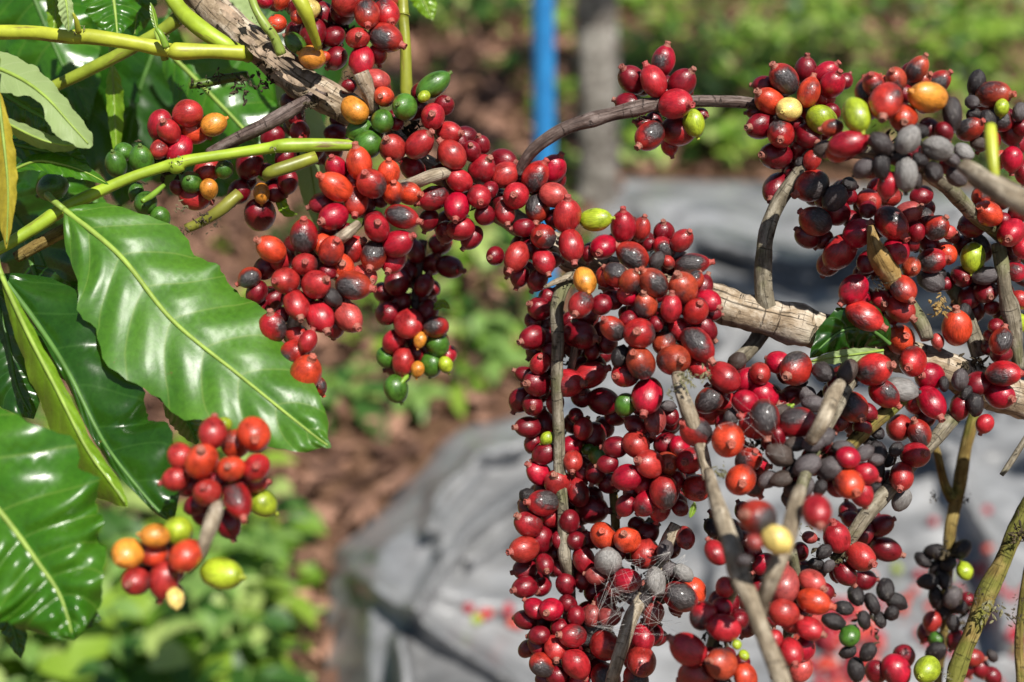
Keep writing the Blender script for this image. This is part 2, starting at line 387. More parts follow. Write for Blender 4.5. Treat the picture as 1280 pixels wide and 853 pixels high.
branch('green_twig', 'thin knobbly green twig rising from the limb beside an orange cherry', [(352, 68, .60, 7), (342, 45, .597, 6), (330, 30, .595, 6), (318, 8, .595, 5), (310, -20, .60, 6)], M_STEM, 'twig', color=(.25, .34, .06), rough=.1, wob=.2, scraps=((340, 30, .588, 8, 14, M_SCRAPG), (318, 22, .59, 6, 8, M_SCRAPG)))
branch('green_twig', 'stubby twig of black scraps hanging over the shaded leaves', [(310, 95, .63, 6), (285, 98, .63, 6), (262, 103, .628, 6), (236, 108, .626, 4)], M_STEM, 'twig', color=GRD, rough=.1, wob=.2, scraps=((250, 106, .622, 11, 30, M_SCRAP), (228, 109, .62, 5, 8, M_SCRAPG)))
branch('bare_twig', 'smooth dark twig arching from the berry chain up to the right', [(648, 218, .612, 7), (662, 194, .606, 8), (685, 174, .602, 9), (715, 157, .60, 9), (760, 143, .598, 9), (795, 135, .598, 11), (822, 130, .598, 9), (880, 127, .60, 8), (945, 131, .605, 8), (985, 150, .62, 8)],
       M_DARK, 'twig', rough=.08, wob=.2, nodes=((.4, .25, .03),), scraps=((805, 148, .595, 8, 12, M_SCRAP),))
branch('bare_twig', 'grey curved twig rising from the thick limb to the upper right cherries', [(962, 395, .602, 15), (957, 372, .60, 13), (953, 335, .60, 12), (957, 300, .60, 11), (968, 265, .603, 11), (985, 235, .602, 10), (1005, 205, .602, 9), (1020, 170, .606, 8)], M_GREY, 'twig', rough=.12, wob=.25)
branch('bare_twig', 'upright grey twig running down through the long hanging cherry cluster', [(722, 345, .606, 9), (706, 355, .602, 9), (696, 385, .600, 9), (697, 430, .600, 9), (696, 480, .605, 8), (698, 560, .613, 8), (702, 620, .614, 8), (706, 690, .613, 9), (712, 735, .622, 8), (714, 850, .63, 8), (718, 1000, .64, 9)], M_GREY, 'twig', rough=.12, wob=.25,
       scraps=((712, 350, .596, 8, 8, M_SCRAP),), stubs=(([(720, 345, .60, 4), (700, 350, .596, 4), (680, 360, .594, 2)], M_PALE, None), ([(718, 400, .61, 5), (720, 430, .61, 5), (712, 470, .615, 5)], M_GREY, None)))
branch('twig_stub', 'short pale cut twig pointing out of the middle of the red chain', [(490, 236, .610, 9), (515, 229, .598, 9), (540, 220, .594, 9), (560, 216, .598, 8)], M_PALE, 'twig', rough=.1)
branch('twig_stub', 'small pale broken stub between the two left red clusters', [(418, 303, .58, 8), (432, 293, .572, 8), (448, 280, .576, 6)], M_PALE, 'twig', rough=.1)
branch('twig_stub', 'brown flaky stub below the upper red cluster beside the green cherries', [(452, 90, .59, 10), (458, 108, .592, 10), (466, 140, .60, 9)], M_LIMB, 'twig', rough=.15)
branch('twig_stub', 'whitish stub hidden under the left red cluster', [(362, 425, .58, 8), (368, 405, .575, 10), (378, 385, .575, 6)], M_PALE, 'twig', rough=.1)
branch('bare_twig', 'short cream twig with grey green scraps below the front orange cherries', [(846, 470, .56, 7), (852, 492, .553, 9), (862, 520, .553, 11), (876, 560, .557, 9), (885, 600, .556, 8)], M_PALE, 'twig', rough=.08,
       scraps=((860, 475, .548, 14, 34, M_SCRAPG), (838, 490, .552, 9, 20, M_SCRAPG), (880, 470, .552, 10, 20, M_SCRAPG)))
branch('bare_twig', 'blurred cream twig in front running down to the bottom edge', [(886, 590, .535, 7), (896, 630, .505, 11), (912, 680, .488, 13), (922, 715, .484, 15), (938, 750, .48, 12), (955, 795, .477, 12), (972, 840, .474, 13), (985, 880, .47, 13), (1000, 980, .48, 13), (1010, 1150, .51, 14)], M_PALE, 'twig', rough=.1,
       scraps=((900, 590, .54, 12, 26, M_SCRAPG), (925, 705, .508, 12, 14, M_SCRAPG), (888, 612, .535, 9, 18, M_SCRAPG)))
branch('bare_twig', 'very blurred pale twig behind the pale yellow cherry in front', [(1000, 612, .495, 9), (992, 640, .48, 11), (982, 680, .475, 12), (966, 720, .475, 12), (952, 755, .485, 10), (945, 790, .50, 7)], M_PALE, 'twig', rough=.1)
branch('bare_twig', 'crisp grey twig slanting from the right limb down to two red cherries', [(1212, 492, .618, 12), (1190, 522, .61, 11), (1160, 560, .604, 9), (1130, 592, .602, 10), (1100, 624, .60, 11), (1078, 650, .60, 10), (1058, 680, .602, 9), (1046, 700, .605, 9)], M_GREY, 'twig', rough=.12,
       scraps=((1055, 695, .60, 11, 26, M_SCRAP), (1030, 690, .60, 14, 26, M_SCRAP), (1015, 710, .602, 12, 20, M_SCRAP), (1005, 668, .606, 9, 12, M_SCRAPG)))
branch('bare_twig', 'mossy dark twig behind the black dried cherries', [(1135, 490, .60, 10), (1110, 515, .592, 10), (1080, 540, .585, 10), (1055, 565, .58, 9)], M_OCHRE, 'twig', rough=.12)
branch('twig_stub', 'golden brown forked stub pointing up in the right cherries', [(1118, 352, .596, 15), (1106, 330, .590, 16), (1094, 308, .588, 11), (1088, 282, .586, 4)], M_GOLD, 'twig', rough=.2, scraps=((1100, 355, .592, 11, 26, M_SCRAP),))
branch('bare_twig', 'grey upright twig at the right edge above the lime cherry', [(1248, 305, .612, 9), (1252, 330, .61, 10), (1256, 365, .61, 9), (1262, 385, .612, 13), (1270, 430, .615, 9), (1272, 460, .62, 8)], M_GREY, 'twig', rough=.12)
branch('twig_stub', 'stump with a dark cut end standing on the right limb', [(1130, 370, .612, 9), (1145, 395, .606, 11), (1155, 412, .602, 10), (1159, 424, .600, 9)], M_GREY, 'twig', rough=.1, scraps=((1178, 385, .60, 13, 40, M_GOLD),))
branch('bare_twig', 'grey twig slanting behind the orange red cherry on the right limb', [(1178, 345, .63, 10), (1196, 370, .628, 10), (1212, 405, .626, 11), (1226, 445, .625, 12)], M_GREY, 'twig', rough=.1)
branch('bare_twig', 'out of focus ochre forked twig under the right limb', [(1222, 500, .69, 7), (1212, 545, .69, 8), (1202, 590, .695, 9), (1195, 625, .70, 9), (1188, 665, .70, 8), (1184, 720, .70, 7), (1180, 800, .71, 6), (1172, 860, .72, 6), (1165, 1050, .74, 7)], M_OCHRE, 'twig', rough=.1,
       scraps=((1168, 620, .69, 8, 14, M_SCRAP), (1205, 625, .69, 9, 14, M_SCRAP), (1185, 690, .69, 16, 24, M_SCRAP), (1190, 745, .69, 16, 24, M_SCRAP)), stubs=(([(1190, 625, .695, 7), (1180, 605, .695, 6), (1173, 575, .69, 5), (1168, 555, .69, 4)], M_OCHRE, None),))
branch('bare_twig', 'sharp brown twig with a scrappy joint in the bottom right corner', [(1420, 500, .66, 12), (1350, 540, .645, 12), (1300, 610, .63, 11), (1278, 650, .63, 12), (1255, 700, .628, 11), (1236, 738, .625, 14), (1228, 760, .625, 13), (1212, 800, .622, 11), (1198, 838, .62, 13), (1190, 870, .62, 10), (1176, 960, .63, 10), (1170, 1100, .65, 11)], M_OCHRE, 'twig', rough=.12,
       scraps=((1238, 760, .612, 14, 30, M_SCRAPG), (1222, 745, .617, 9, 16, M_SCRAP), (1275, 665, .618, 14, 40, M_SCRAP), (1183, 843, .612, 8, 14, M_SCRAPG)))
branch('bare_twig', 'thin twig cut by the right edge at the bottom corner', [(1380, 540, .65, 7), (1320, 620, .645, 6), (1292, 690, .64, 6), (1280, 740, .64, 6), (1274, 800, .64, 6), (1276, 870, .64, 6), (1280, 1050, .65, 7)], M_OCHRE, 'twig', rough=.12, scraps=((1272, 772, .632, 11, 22, M_SCRAP), (1275, 750, .634, 7, 12, M_SCRAP)))
branch('bare_twig', 'little grey twig tip pointing down left at the right edge', [(1400, 440, .63, 5), (1340, 490, .62, 4), (1292, 535, .61, 3), (1275, 560, .61, 4), (1262, 580, .61, 4), (1252, 594, .61, 3)], M_GREY, 'twig', rough=.12)
branch('twig_stub', 'blurred cream stub in front of the black dried cherries', [(1050, 480, .545, 8), (1040, 498, .535, 11), (1028, 525, .53, 11), (1014, 550, .535, 9)], M_PALE, 'twig', rough=.1)
branch('twig_stub', 'blurred grey stub in front of the upper right cherries', [(1205, 210, .50, 11), (1232, 228, .485, 15), (1262, 245, .475, 17), (1310, 270, .47, 17), (1400, 320, .48, 17), (1520, 420, .52, 18)], M_PALE, 'twig', rough=.1)
branch('green_twig', 'blurred lime twig end in front of the upper right cherries', [(1238, 158, .50, 7), (1240, 180, .497, 8), (1243, 212, .494, 7), (1246, 235, .495, 6)], M_STEM, 'twig', color=YG, rough=.05)
branch('bare_twig', 'grey twig between the spider webbed cherries at the bottom', [(845, 655, .60, 8), (836, 675, .60, 10), (822, 710, .60, 9), (806, 745, .598, 9), (790, 770, .588, 10), (780, 800, .585, 10), (770, 835, .585, 9), (764, 870, .59, 9), (750, 1050, .61, 10)], M_PALE, 'twig', rough=.1, stubs=(([(815, 650, .61, 6), (806, 665, .608, 7), (798, 690, .608, 7)], M_GREY, None),))
branch('bare_twig', 'thin brown twig in the dark gap of the hanging cluster', [(762, 560, .63, 5), (766, 610, .625, 6), (769, 650, .622, 6), (768, 700, .625, 5)], M_OCHRE, 'twig', rough=.1)
branch('twig_stub', 'cream stub between the two blurred clusters at lower left', [(272, 630, .502, 9), (265, 650, .488, 11), (257, 675, .484, 9), (250, 695, .486, 7), (235, 712, .495, 5)], M_PALE, 'twig', rough=.08)
branch('bare_twig', 'dark twig hidden in the hanging cluster with green cherries', [(530, 300, .67, 6), (522, 340, .67, 7), (520, 400, .67, 7), (515, 450, .67, 5), (505, 478, .67, 3)], M_DARK, 'twig', rough=.1, stubs=(([(515, 465, .665, 3), (503, 478, .66, 3), (497, 485, .66, 2)], M_STEM, GR),))
branch('twig_stub', 'green brown stub of scraps under the long green twig', [(300, 242, .61, 8), (284, 256, .608, 9), (268, 268, .608, 8), (250, 278, .61, 7), (232, 286, .61, 6)], M_STEM, 'twig', color=(.2, .2, .03), rough=.1, scraps=((228, 262, .60, 9, 16, M_SCRAPG), (250, 276, .602, 11, 22, M_SCRAP), (268, 280, .602, 9, 16, M_SCRAP), (232, 290, .604, 9, 16, M_SCRAP)))
# hidden inner twigs that carry the fruit on the right
branch('bare_twig', 'grey twig buried among the upper right cherries', [(1480, 470, .67, 14), (1390, 390, .655, 13), (1300, 330, .64, 12), (1220, 270, .60, 11), (1160, 215, .57, 10), (1100, 195, .57, 9), (1040, 190, .60, 8)], M_GREY, 'twig', rough=.12)
branch('bare_twig', 'grey twig buried among the centre front cherries', [(860, 372, .61, 10), (835, 400, .585, 9), (840, 440, .575, 8), (850, 480, .562, 8)], M_GREY, 'twig', rough=.12)
branch('bare_twig', 'grey twig carrying the dried black cherries in front', [(1075, 450, .60, 10), (1050, 500, .57, 9), (1020, 560, .55, 9), (1000, 615, .53, 8)], M_GREY, 'twig', rough=.12)
branch('bare_twig', 'grey twig carrying the blurred bottom cherries', [(925, 720, .53, 8), (905, 760, .55, 8), (890, 810, .56, 8), (880, 880, .56, 8), (880, 1050, .58, 9)], M_GREY, 'twig', rough=.12)
branch('bare_twig', 'grey twig among the pinkish cherries at the bottom', [(990, 690, .56, 7), (995, 740, .57, 7), (985, 790, .58, 7), (985, 870, .585, 7), (990, 1050, .6, 9)], M_GREY, 'twig', rough=.12)

# ------------------------------------------------------------------ leaves
PROF = [0, .42, .72, .92, 1, .99, .93, .80, .58, .27, 0.0]
def leaf(label, mid, R, L, mat, dR=0.0, dL=0.0, rib=M_RIB, wave=.0016, nv=9, under=False, quilt=.0013, seed=0, group=None, wk=5.0, petiole=True, name='coffee_leaf'):
    # mid: (x, y, depth); R, L: half widths in photo pixels on either side; dR, dL: depth of the margins relative to the midrib
    if isinstance(R, (int, float)): R = [R * p for p in PROF]
    if isinstance(L, (int, float)): L = [L * p for p in PROF]
    n = 56; m = 9
    s = cr(mid, n); rnd = random.Random(seed + int(mid[0][0] * 7 + mid[-1][1] * 3))
    root = P(*mid[0]); ph = rnd.uniform(0, 6)
    mw = max(max(R), max(L), 1)
    V = []; UV = []
    for i in range(n):
        u = i / (n - 1); x, y, d = s[i]
        a = s[max(i - 1, 0)]; b = s[min(i + 1, n - 1)]
        dx, dy = b[0] - a[0], b[1] - a[1]; q = math.hypot(dx, dy) or 1; dx /= q; dy /= q
        wr, wl = lerp_list(R, u), lerp_list(L, u)
        for j in range(-m, m + 1):
            v = j / m; w = (wr if v > 0 else wl); av = abs(v)
            ser = 1 + .025 * math.sin(u * 62 + ph) * av ** 3 + .02 * math.sin(u * 131 + ph * 2) * av ** 4 + .06 * math.sin(wk * 2 * math.pi * u * 1.3 + ph) * av ** 2
            px = x + dy * v * w * ser; py = y - dx * v * w * ser
            # side veins sweep towards the tip
            fwd = .22 * av ** 1.3
            phase = (u - fwd * .55) * nv
            dd = (dR if v > 0 else dL) * (av ** 1.15) * (w / mw)
            bulge = -quilt * abs(math.sin(math.pi * phase)) ** .6 * min(1, av * 4) * (1 - av ** 4 * .8) * min(1, w / 25)
            wv = wave * math.sin(wk * 2 * math.pi * u + ph + (1.3 if v > 0 else 0)) * av ** 2 * min(1, w / 30)
            V.append(P(px, py, d + dd + bulge + wv) - root); UV.append((av, phase))
    k = 2 * m + 1; F = []
    for i in range(n - 1):
        for j in range(k - 1):
            F.append((i * k + j, i * k + j + 1, (i + 1) * k + j + 1, (i + 1) * k + j))
    c = V[(n // 2) * k + m] + root
    a, b, e = V[F[(n // 2) * (k - 1) + m][0]], V[F[(n // 2) * (k - 1) + m][1]], V[F[(n // 2) * (k - 1) + m][2]]
    facing = (b - a).cross(e - a).dot(CAM - c) > 0
    if facing == under: F = [tuple(reversed(f)) for f in F]
    e = empty(name, root, label, 'leaf', group)
    bl = pyobj('blade', V, F, mat, e, uvs=UV)
    pts = [P(x, y, d) - root for x, y, d in s[:-3]]
    nrm = (CAM - c).normalized()
    rad = [(.00125 * (1 - .75 * i / n)) * min(1.0, mw / 60 + .3) for i in range(len(pts))]
    pts = [p + nrm * .0004 for p in pts]
    V2, F2, U2 = tube_geo(pts, rad, 8); pyobj('midrib', V2, F2, rib, e, uvs=U2)
    if petiole:
        d0 = (pts[0] - pts[3]).normalized()
        pp = [pts[0] + d0 * t * .012 + FWD * t * t * .004 for t in (0, .3, .6, 1.0)]
        V3, F3, U3 = tube_geo(pp, [.0013, .0013, .0014, .0016], 8); pyobj('petiole', V3, F3, rib, e, uvs=U3)
    return e

leaf('large glossy green leaf hanging in the middle left with a bright left half',
     [(80, 262, .582), (150, 320, .572), (215, 400, .563), (300, 470, .556), (384, 538, .548), (414, 560, .545)],
     [0, 40, 67, 80, 85, 83, 75, 60, 36, 9, 0], [0, 42, 74, 88, 93, 88, 76, 58, 34, 9, 0], M_LEAFA, dR=.020, dL=-.0075, wave=.0030, quilt=.0032, nv=10)
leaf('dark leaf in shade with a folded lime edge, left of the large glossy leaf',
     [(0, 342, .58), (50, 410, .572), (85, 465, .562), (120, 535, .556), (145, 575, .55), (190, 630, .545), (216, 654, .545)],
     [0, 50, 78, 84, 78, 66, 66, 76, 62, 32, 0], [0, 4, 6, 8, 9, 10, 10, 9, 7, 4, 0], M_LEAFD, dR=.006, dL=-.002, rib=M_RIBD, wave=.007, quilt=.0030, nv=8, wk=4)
leaf('narrow lime leaf standing on edge along the dark leaf at lower left',
     [(2, 345, .576), (34, 415, .562), (70, 485, .552), (108, 560, .543), (140, 605, .539), (160, 634, .538)],
     [0, 6, 9, 10, 11, 11, 11, 11, 10, 6, 0], [0, 10, 16, 22, 26, 28, 29, 30, 26, 14, 0], M_LEAFL, dR=.01, dL=.015, wave=.002, nv=9)
leaf('big shiny leaf with white glare cut by the left edge at the bottom',
     [(-95, 530, .518), (0, 640, .509), (45, 700, .504), (75, 745, .500), (92, 800, .497)],
     [0, 90, 120, 122, 112, 98, 84, 70, 52, 30, 0], [0, 40, 66, 82, 90, 92, 92, 86, 72, 44, 0], M_LEAF, dR=.009, dL=-.006, wave=.0045, quilt=.0046, nv=8)
leaf('dark leaf in deep shade at the left edge above the shiny leaf', [(-20, 330, .62), (8, 420, .615), (20, 480, .612), (42, 524, .61)], 46, 44, M_LEAFD, dR=.008, rib=M_RIBD)
leaf('dark curled leaf tip below the big shiny leaf', [(70, 742, .508), (92, 765, .508), (126, 775, .508)], 26, 24, M_LEAFD, rib=M_RIBD, petiole=False)
leaf('dark narrow leaf tip hanging at the bottom of the left edge', [(-10, 758, .53), (14, 782, .53), (26, 824, .53)], 17, 15, M_LEAFD, rib=M_RIBD, petiole=False)
leaf('pale underside of a folded leaf slanting across the upper left', [(-20, 78, .575), (25, 98, .57), (58, 122, .565), (88, 155, .563), (114, 184, .565)],
     [20, 21, 22, 22, 20, 18, 16, 15, 14, 12, 3], [20, 25, 26, 20, 12, 10, 18, 24, 20, 13, 3], M_LEAFP, dR=.012, dL=-.004, under=True, wave=.001, quilt=.0006)
leaf('dark upper side of the folded pale leaf, in its own shade', [(-20, 100, .583), (20, 128, .582), (55, 148, .58), (82, 168, .58), (110, 184, .577)], 24, 30, M_LEAFD, dR=.01, dL=.004, rib=M_RIBD)
leaf('narrow light green leaf edge curling under the pale leaf', [(-10, 142, .57), (20, 160, .566), (55, 176, .565), (85, 182, .568), (104, 178, .575)], 10, 11, M_LEAFP, dR=.014, dL=.006, wave=.001)
leaf('dark leaf hanging in shade below the light green leaf edge', [(5, 178, .585), (50, 188, .583), (85, 196, .583), (112, 208, .582)], 18, 24, M_LEAFD, rib=M_RIBD)
leaf('wavy green leaf with a bluish gloss above the long green twig', [(14, 214, .58), (45, 202, .577), (78, 206, .575), (108, 216, .576), (136, 231, .58)], 12, 14, M_LEAF, dR=.008, dL=-.004, wave=.003)
leaf('yellow leaf standing along the left edge of the picture', [(-4, 108, .56), (5, 180, .558), (10, 240, .558), (8, 312, .56)], 13, 20, M_LEAFY, dR=.006, dL=.006, quilt=.0005, rib=M_RIB)
leaf('bright lime leaf strip near the top left corner', [(68, -30, .66), (70, 10, .66), (66, 45, .66)], 14, 12, M_LEAFL, dR=.005)
leaf('small leaf with a white glare above the straight twig', [(80, -14, .585), (84, 12, .582), (86, 40, .582)], 8, 11, M_LEAFP, dR=.003, dL=-.004, rib=M_RIB)  # sun glare put into the colour by the pale leaf material
leaf('fresh green leaf with a pale midrib at the top edge', [(132, -45, .64), (142, 0, .635), (147, 46, .63)], 34, 40, M_LEAF, dR=.008, dL=-.006)
leaf('darker green leaf right of the pale midrib leaf at the top', [(178, -50, .65), (172, 0, .648), (168, 46, .645)], 24, 26, M_LEAF, dR=.01)
leaf('slender pointed green leaf standing above the straight twig', [(196, 38, .60), (192, 20, .60), (188, 3, .60)], 4, 4, M_LEAFL, quilt=0, wave=0)
leaf('pale green leaf behind the limb at the top edge', [(225, -30, .70), (280, 2, .70), (332, 42, .70)], 30, 30, M_LEAFP, dR=.01)
leaf('minty pale leaf hanging behind the small limb twig', [(345, 95, .68), (378, 150, .675), (390, 215, .672), (402, 300, .672)], 26, 26, M_LEAFP, dR=.014, dL=-.004, under=True)
leaf('bright lime strip of leaf behind the green cherries', [(140, 80, .66), (143, 130, .66), (146, 200, .66)], 12, 10, M_LEAFL, dR=.006)
leaf('green leaf with light patches behind the dark twig', [(205, 60, .70), (260, 115, .695), (320, 180, .69), (350, 235, .69)], 50, 46, M_LEAF, dR=.01, dL=.004)
leaf('curled bright green leaf tip below the dark cherries', [(352, 225, .63), (350, 250, .628), (358, 266, .625), (372, 268, .622)], 8, 6, M_LEAFL, quilt=0, petiole=False)
leaf('green leaf on the limb among the right hand cherries', [(1112, 430, .604), (1085, 412, .598), (1050, 415, .596), (1012, 448, .594)], 26, 30, M_LEAFD, dR=.006, dL=-.002, rib=M_RIBD, nv=7, petiole=False)
leaf('torn pale leaf scrap under the green leaf on the limb', [(1104, 438, .594), (1070, 443, .588), (1040, 447, .586), (1012, 452, .588)], [6, 9, 9, 8, 10, 8, 9, 8, 7, 5, 0], 8, M_LEAFP, petiole=False, quilt=0)
leaf('small bright leaf scrap among the centre cherries', [(992, 506, .565), (980, 512, .56), (966, 508, .562)], 8, 6, M_LEAFL, quilt=0, petiole=False)
leaf('tiny lime leaf beside the hanging cluster with green cherries', [(541, 388, .66), (552, 379, .66), (563, 386, .66)], 5, 6, M_LEAFL, quilt=0, petiole=False)
leaf('out of focus lime leaf at the top edge beside the upright twig', [(512, -30, .70), (528, -2, .70), (541, 26, .70)], 16, 14, M_LEAFL)
leaf('sliver of pale green leaf below the front cherries', [(868, 628, .56), (866, 638, .56), (862, 648, .56)], 4, 4, M_LEAFL, quilt=0, wave=0, petiole=False)
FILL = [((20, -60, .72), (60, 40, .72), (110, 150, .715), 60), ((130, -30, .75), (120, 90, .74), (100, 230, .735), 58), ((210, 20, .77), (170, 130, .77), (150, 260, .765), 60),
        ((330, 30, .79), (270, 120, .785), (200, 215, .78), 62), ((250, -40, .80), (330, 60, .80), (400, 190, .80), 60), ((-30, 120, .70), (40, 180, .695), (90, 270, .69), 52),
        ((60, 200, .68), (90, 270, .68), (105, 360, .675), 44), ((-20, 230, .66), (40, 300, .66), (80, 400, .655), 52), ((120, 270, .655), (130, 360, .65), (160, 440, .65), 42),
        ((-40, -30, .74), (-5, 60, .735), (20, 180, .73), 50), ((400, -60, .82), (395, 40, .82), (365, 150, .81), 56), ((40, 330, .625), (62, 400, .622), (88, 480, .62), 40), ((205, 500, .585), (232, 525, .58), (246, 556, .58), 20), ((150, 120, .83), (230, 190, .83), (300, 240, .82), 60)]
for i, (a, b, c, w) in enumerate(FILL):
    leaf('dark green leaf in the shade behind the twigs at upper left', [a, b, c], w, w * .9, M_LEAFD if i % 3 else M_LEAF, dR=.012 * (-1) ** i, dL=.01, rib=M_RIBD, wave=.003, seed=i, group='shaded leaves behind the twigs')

SHADE_OVER = [((60, -150, .62), (95, -90, .625), (120, -25, .63), 52), ((150, -170, .61), (180, -100, .615), (215, -28, .62), 50), ((245, -170, .63), (275, -100, .635), (300, -30, .64), 52), ((330, -180, .62), (360, -110, .625), (385, -38, .635), 50),
        ((-60, -110, .62), (-20, -70, .622), (30, -22, .625), 48), ((420, -170, .66), (440, -110, .665), (455, -45, .67), 44), ((120, -260, .56), (170, -200, .57), (215, -140, .575), 56), ((280, -270, .57), (330, -220, .575), (370, -150, .58), 56)]
for i, (a, b, c, w) in enumerate(SHADE_OVER[:6]):  # added out of view to throw shade on the leaves behind the twigs
    leaf('unseen coffee leaf added above the top edge to shade the leaves below', [a, b, c], w, w * .9, M_LEAFD, dR=.010 * (-1) ** i, dL=.006, rib=M_RIBD, wave=.003, seed=50 + i, group='added shade leaves above the top edge')

# ------------------------------------------------------------------ coffee cherries
def fruit_mesh(name, seed, dry=False):
    rnd = random.Random(seed); ns, nr = 26, 18; V = []; F = []
    sq = rnd.uniform(.90, 1.0); lean = rnd.uniform(-.06, .06); top = rnd.uniform(.0, .07)
    for i in range(nr + 1):
        t = math.pi * i / nr; z = math.cos(t); r = math.sin(t)
        zz = 1.08 * z
        if z > 0: r *= 1 - top * z * z; zz *= 1 + .04 * z
        if i in (0, nr): V.append(Vector((0, 0, zz))); continue
        for k in range(ns):
            a = 2 * math.pi * k / ns
            p = Vector((r * math.cos(a), r * math.sin(a) * sq, zz))
            p.x += lean * z * z
            # two flattened halves with a faint seam
            p *= 1 + .018 * math.cos(2 * a) * r + .022 * noise.noise(p * 1.6 + Vector((seed * 3.1, 0, 0)))
            if dry:
                q = Vector((p.x * 2.6, p.y * 2.6, p.z * .9)) + Vector((seed * 5, 1, 2))
                p *= .96 + .09 * noise.noise(q) - .07 * abs(noise.noise(q * 2.1)); p.z *= 1.06; p.y *= .9
            V.append(p)
    # index rows
    def idx(i, k): return 0 if i == 0 else (1 + (nr - 1) * ns if i == nr else 1 + (i - 1) * ns + k % ns)
    for k in range(ns):
        F.append((0, idx(1, k), idx(1, k + 1)))
        for i in range(1, nr - 1): F.append((idx(i, k), idx(i + 1, k), idx(i + 1, k + 1), idx(i, k + 1)))
        F.append((idx(nr - 1, k), idx(nr, 0), idx(nr - 1, k + 1)))
    me = bpy.data.meshes.new(name); me.from_pydata([tuple(v) for v in V], [], F); me.update()
    me.polygons.foreach_set('use_smooth', [True] * len(F)); me.materials.append(M_DRY if dry else M_CH)
    return me
def calyx_mesh(name, seed, big):
    rnd = random.Random(seed); ns = 14
    k = 1.0 if big else .62
    prof = [(.30, 1.02), (.26 * k + .02, 1.12), (.20 * k + .02, 1.18), (.20 * k + .02, 1.18 + .10 * k), (.235 * k, 1.18 + .17 * k), (.225 * k, 1.18 + .215 * k),
            (.17 * k, 1.18 + .225 * k), (.12 * k, 1.18 + .17 * k), (.05 * k, 1.18 + .15 * k), (.045 * k, 1.18 + .21 * k), (0.012, 1.18 + .215 * k)]
    V = []; F = []
    for j, (r, z) in enumerate(prof):
        for i in range(ns):
            a = 2 * math.pi * i / ns
            rr = r * (1 + (.10 if 3 < j < 7 else .05) * math.sin(5 * a + seed) + rnd.uniform(-.05, .05))
            V.append((rr * math.cos(a), rr * math.sin(a), z + rnd.uniform(-.012, .012)))
    n = len(prof)
    for j in range(n - 1):
        for i in range(ns): F.append((j * ns + i, j * ns + (i + 1) % ns, (j + 1) * ns + (i + 1) % ns, (j + 1) * ns + i))
    F.append(tuple((n - 1) * ns + i for i in range(ns)))
    me = bpy.data.meshes.new(name); me.from_pydata(V, [], F); me.update()
    me.polygons.foreach_set('use_smooth', [True] * len(F)); me.materials.append(M_CAL)
    return me
FRUIT = [fruit_mesh('cherry', i) for i in range(6)]
DRIED = [fruit_mesh('dried_cherry', 20 + i, True) for i in range(4)]
CAL = [calyx_mesh('calyx', i, True) for i in range(3)]; CALS = [calyx_mesh('calyx', 7 + i, False) for i in range(2)]
PAL = {'r': (.37, .005, .021), 'd': (.18, .004, .011), 'o': (.57, .052, .018), 'p': (.50, .065, .055), 'f': (.13, .003, .008), 'y': (.66, .25, .030), 'Y': (.74, .56, .16),  # d mixes deep crimson with shade; f darkens filler fruit for shaded gaps
       'g': (.055, .15, .015), 'l': (.33, .42, .022), 'b': (.085, .072, .074), 'B': (.022, .018, .019), 'w': (.22, .21, .20), 's': (.45, .012, .018), 'k': (.40, .014, .016),
       'm': (.30, .05, .045), 'n': (.40, .052, .022)}
SPOT = {'s': .74, 'k': .55, 'n': .70}
LAB = {'g': 'unripe green cherry', 'l': 'unripe yellow green cherry', 'y': 'orange yellow cherry', 'Y': 'pale yellow cherry', 'b': 'dried black cherry', 'B': 'dried black cherry',
       'w': 'dried grey dusty cherry', 'k': 'half blackened cherry', 's': 'red cherry with a dark spot', 'o': 'orange red cherry', 'n': 'brownish orange cherry'}
PLACED = []        # x, y, depth, radius in photo pixels
SHARE = .90
rng = random.Random(11)
def seat(x, y, r, d, skip=0):
    for _ in range(14):
        hit = False
        for (X, Y, D, Rr) in PLACED:
            lat = math.hypot((x - X) * d / FPX, (y - Y) * D / FPX)
            need = SHARE * (r * d + Rr * D) / FPX
            if lat < need:
                dz = math.sqrt(need * need - lat * lat)
                if abs(d - D) < dz - 1e-6: d = D + dz + 1e-5; hit = True
        if not hit: break
    return d
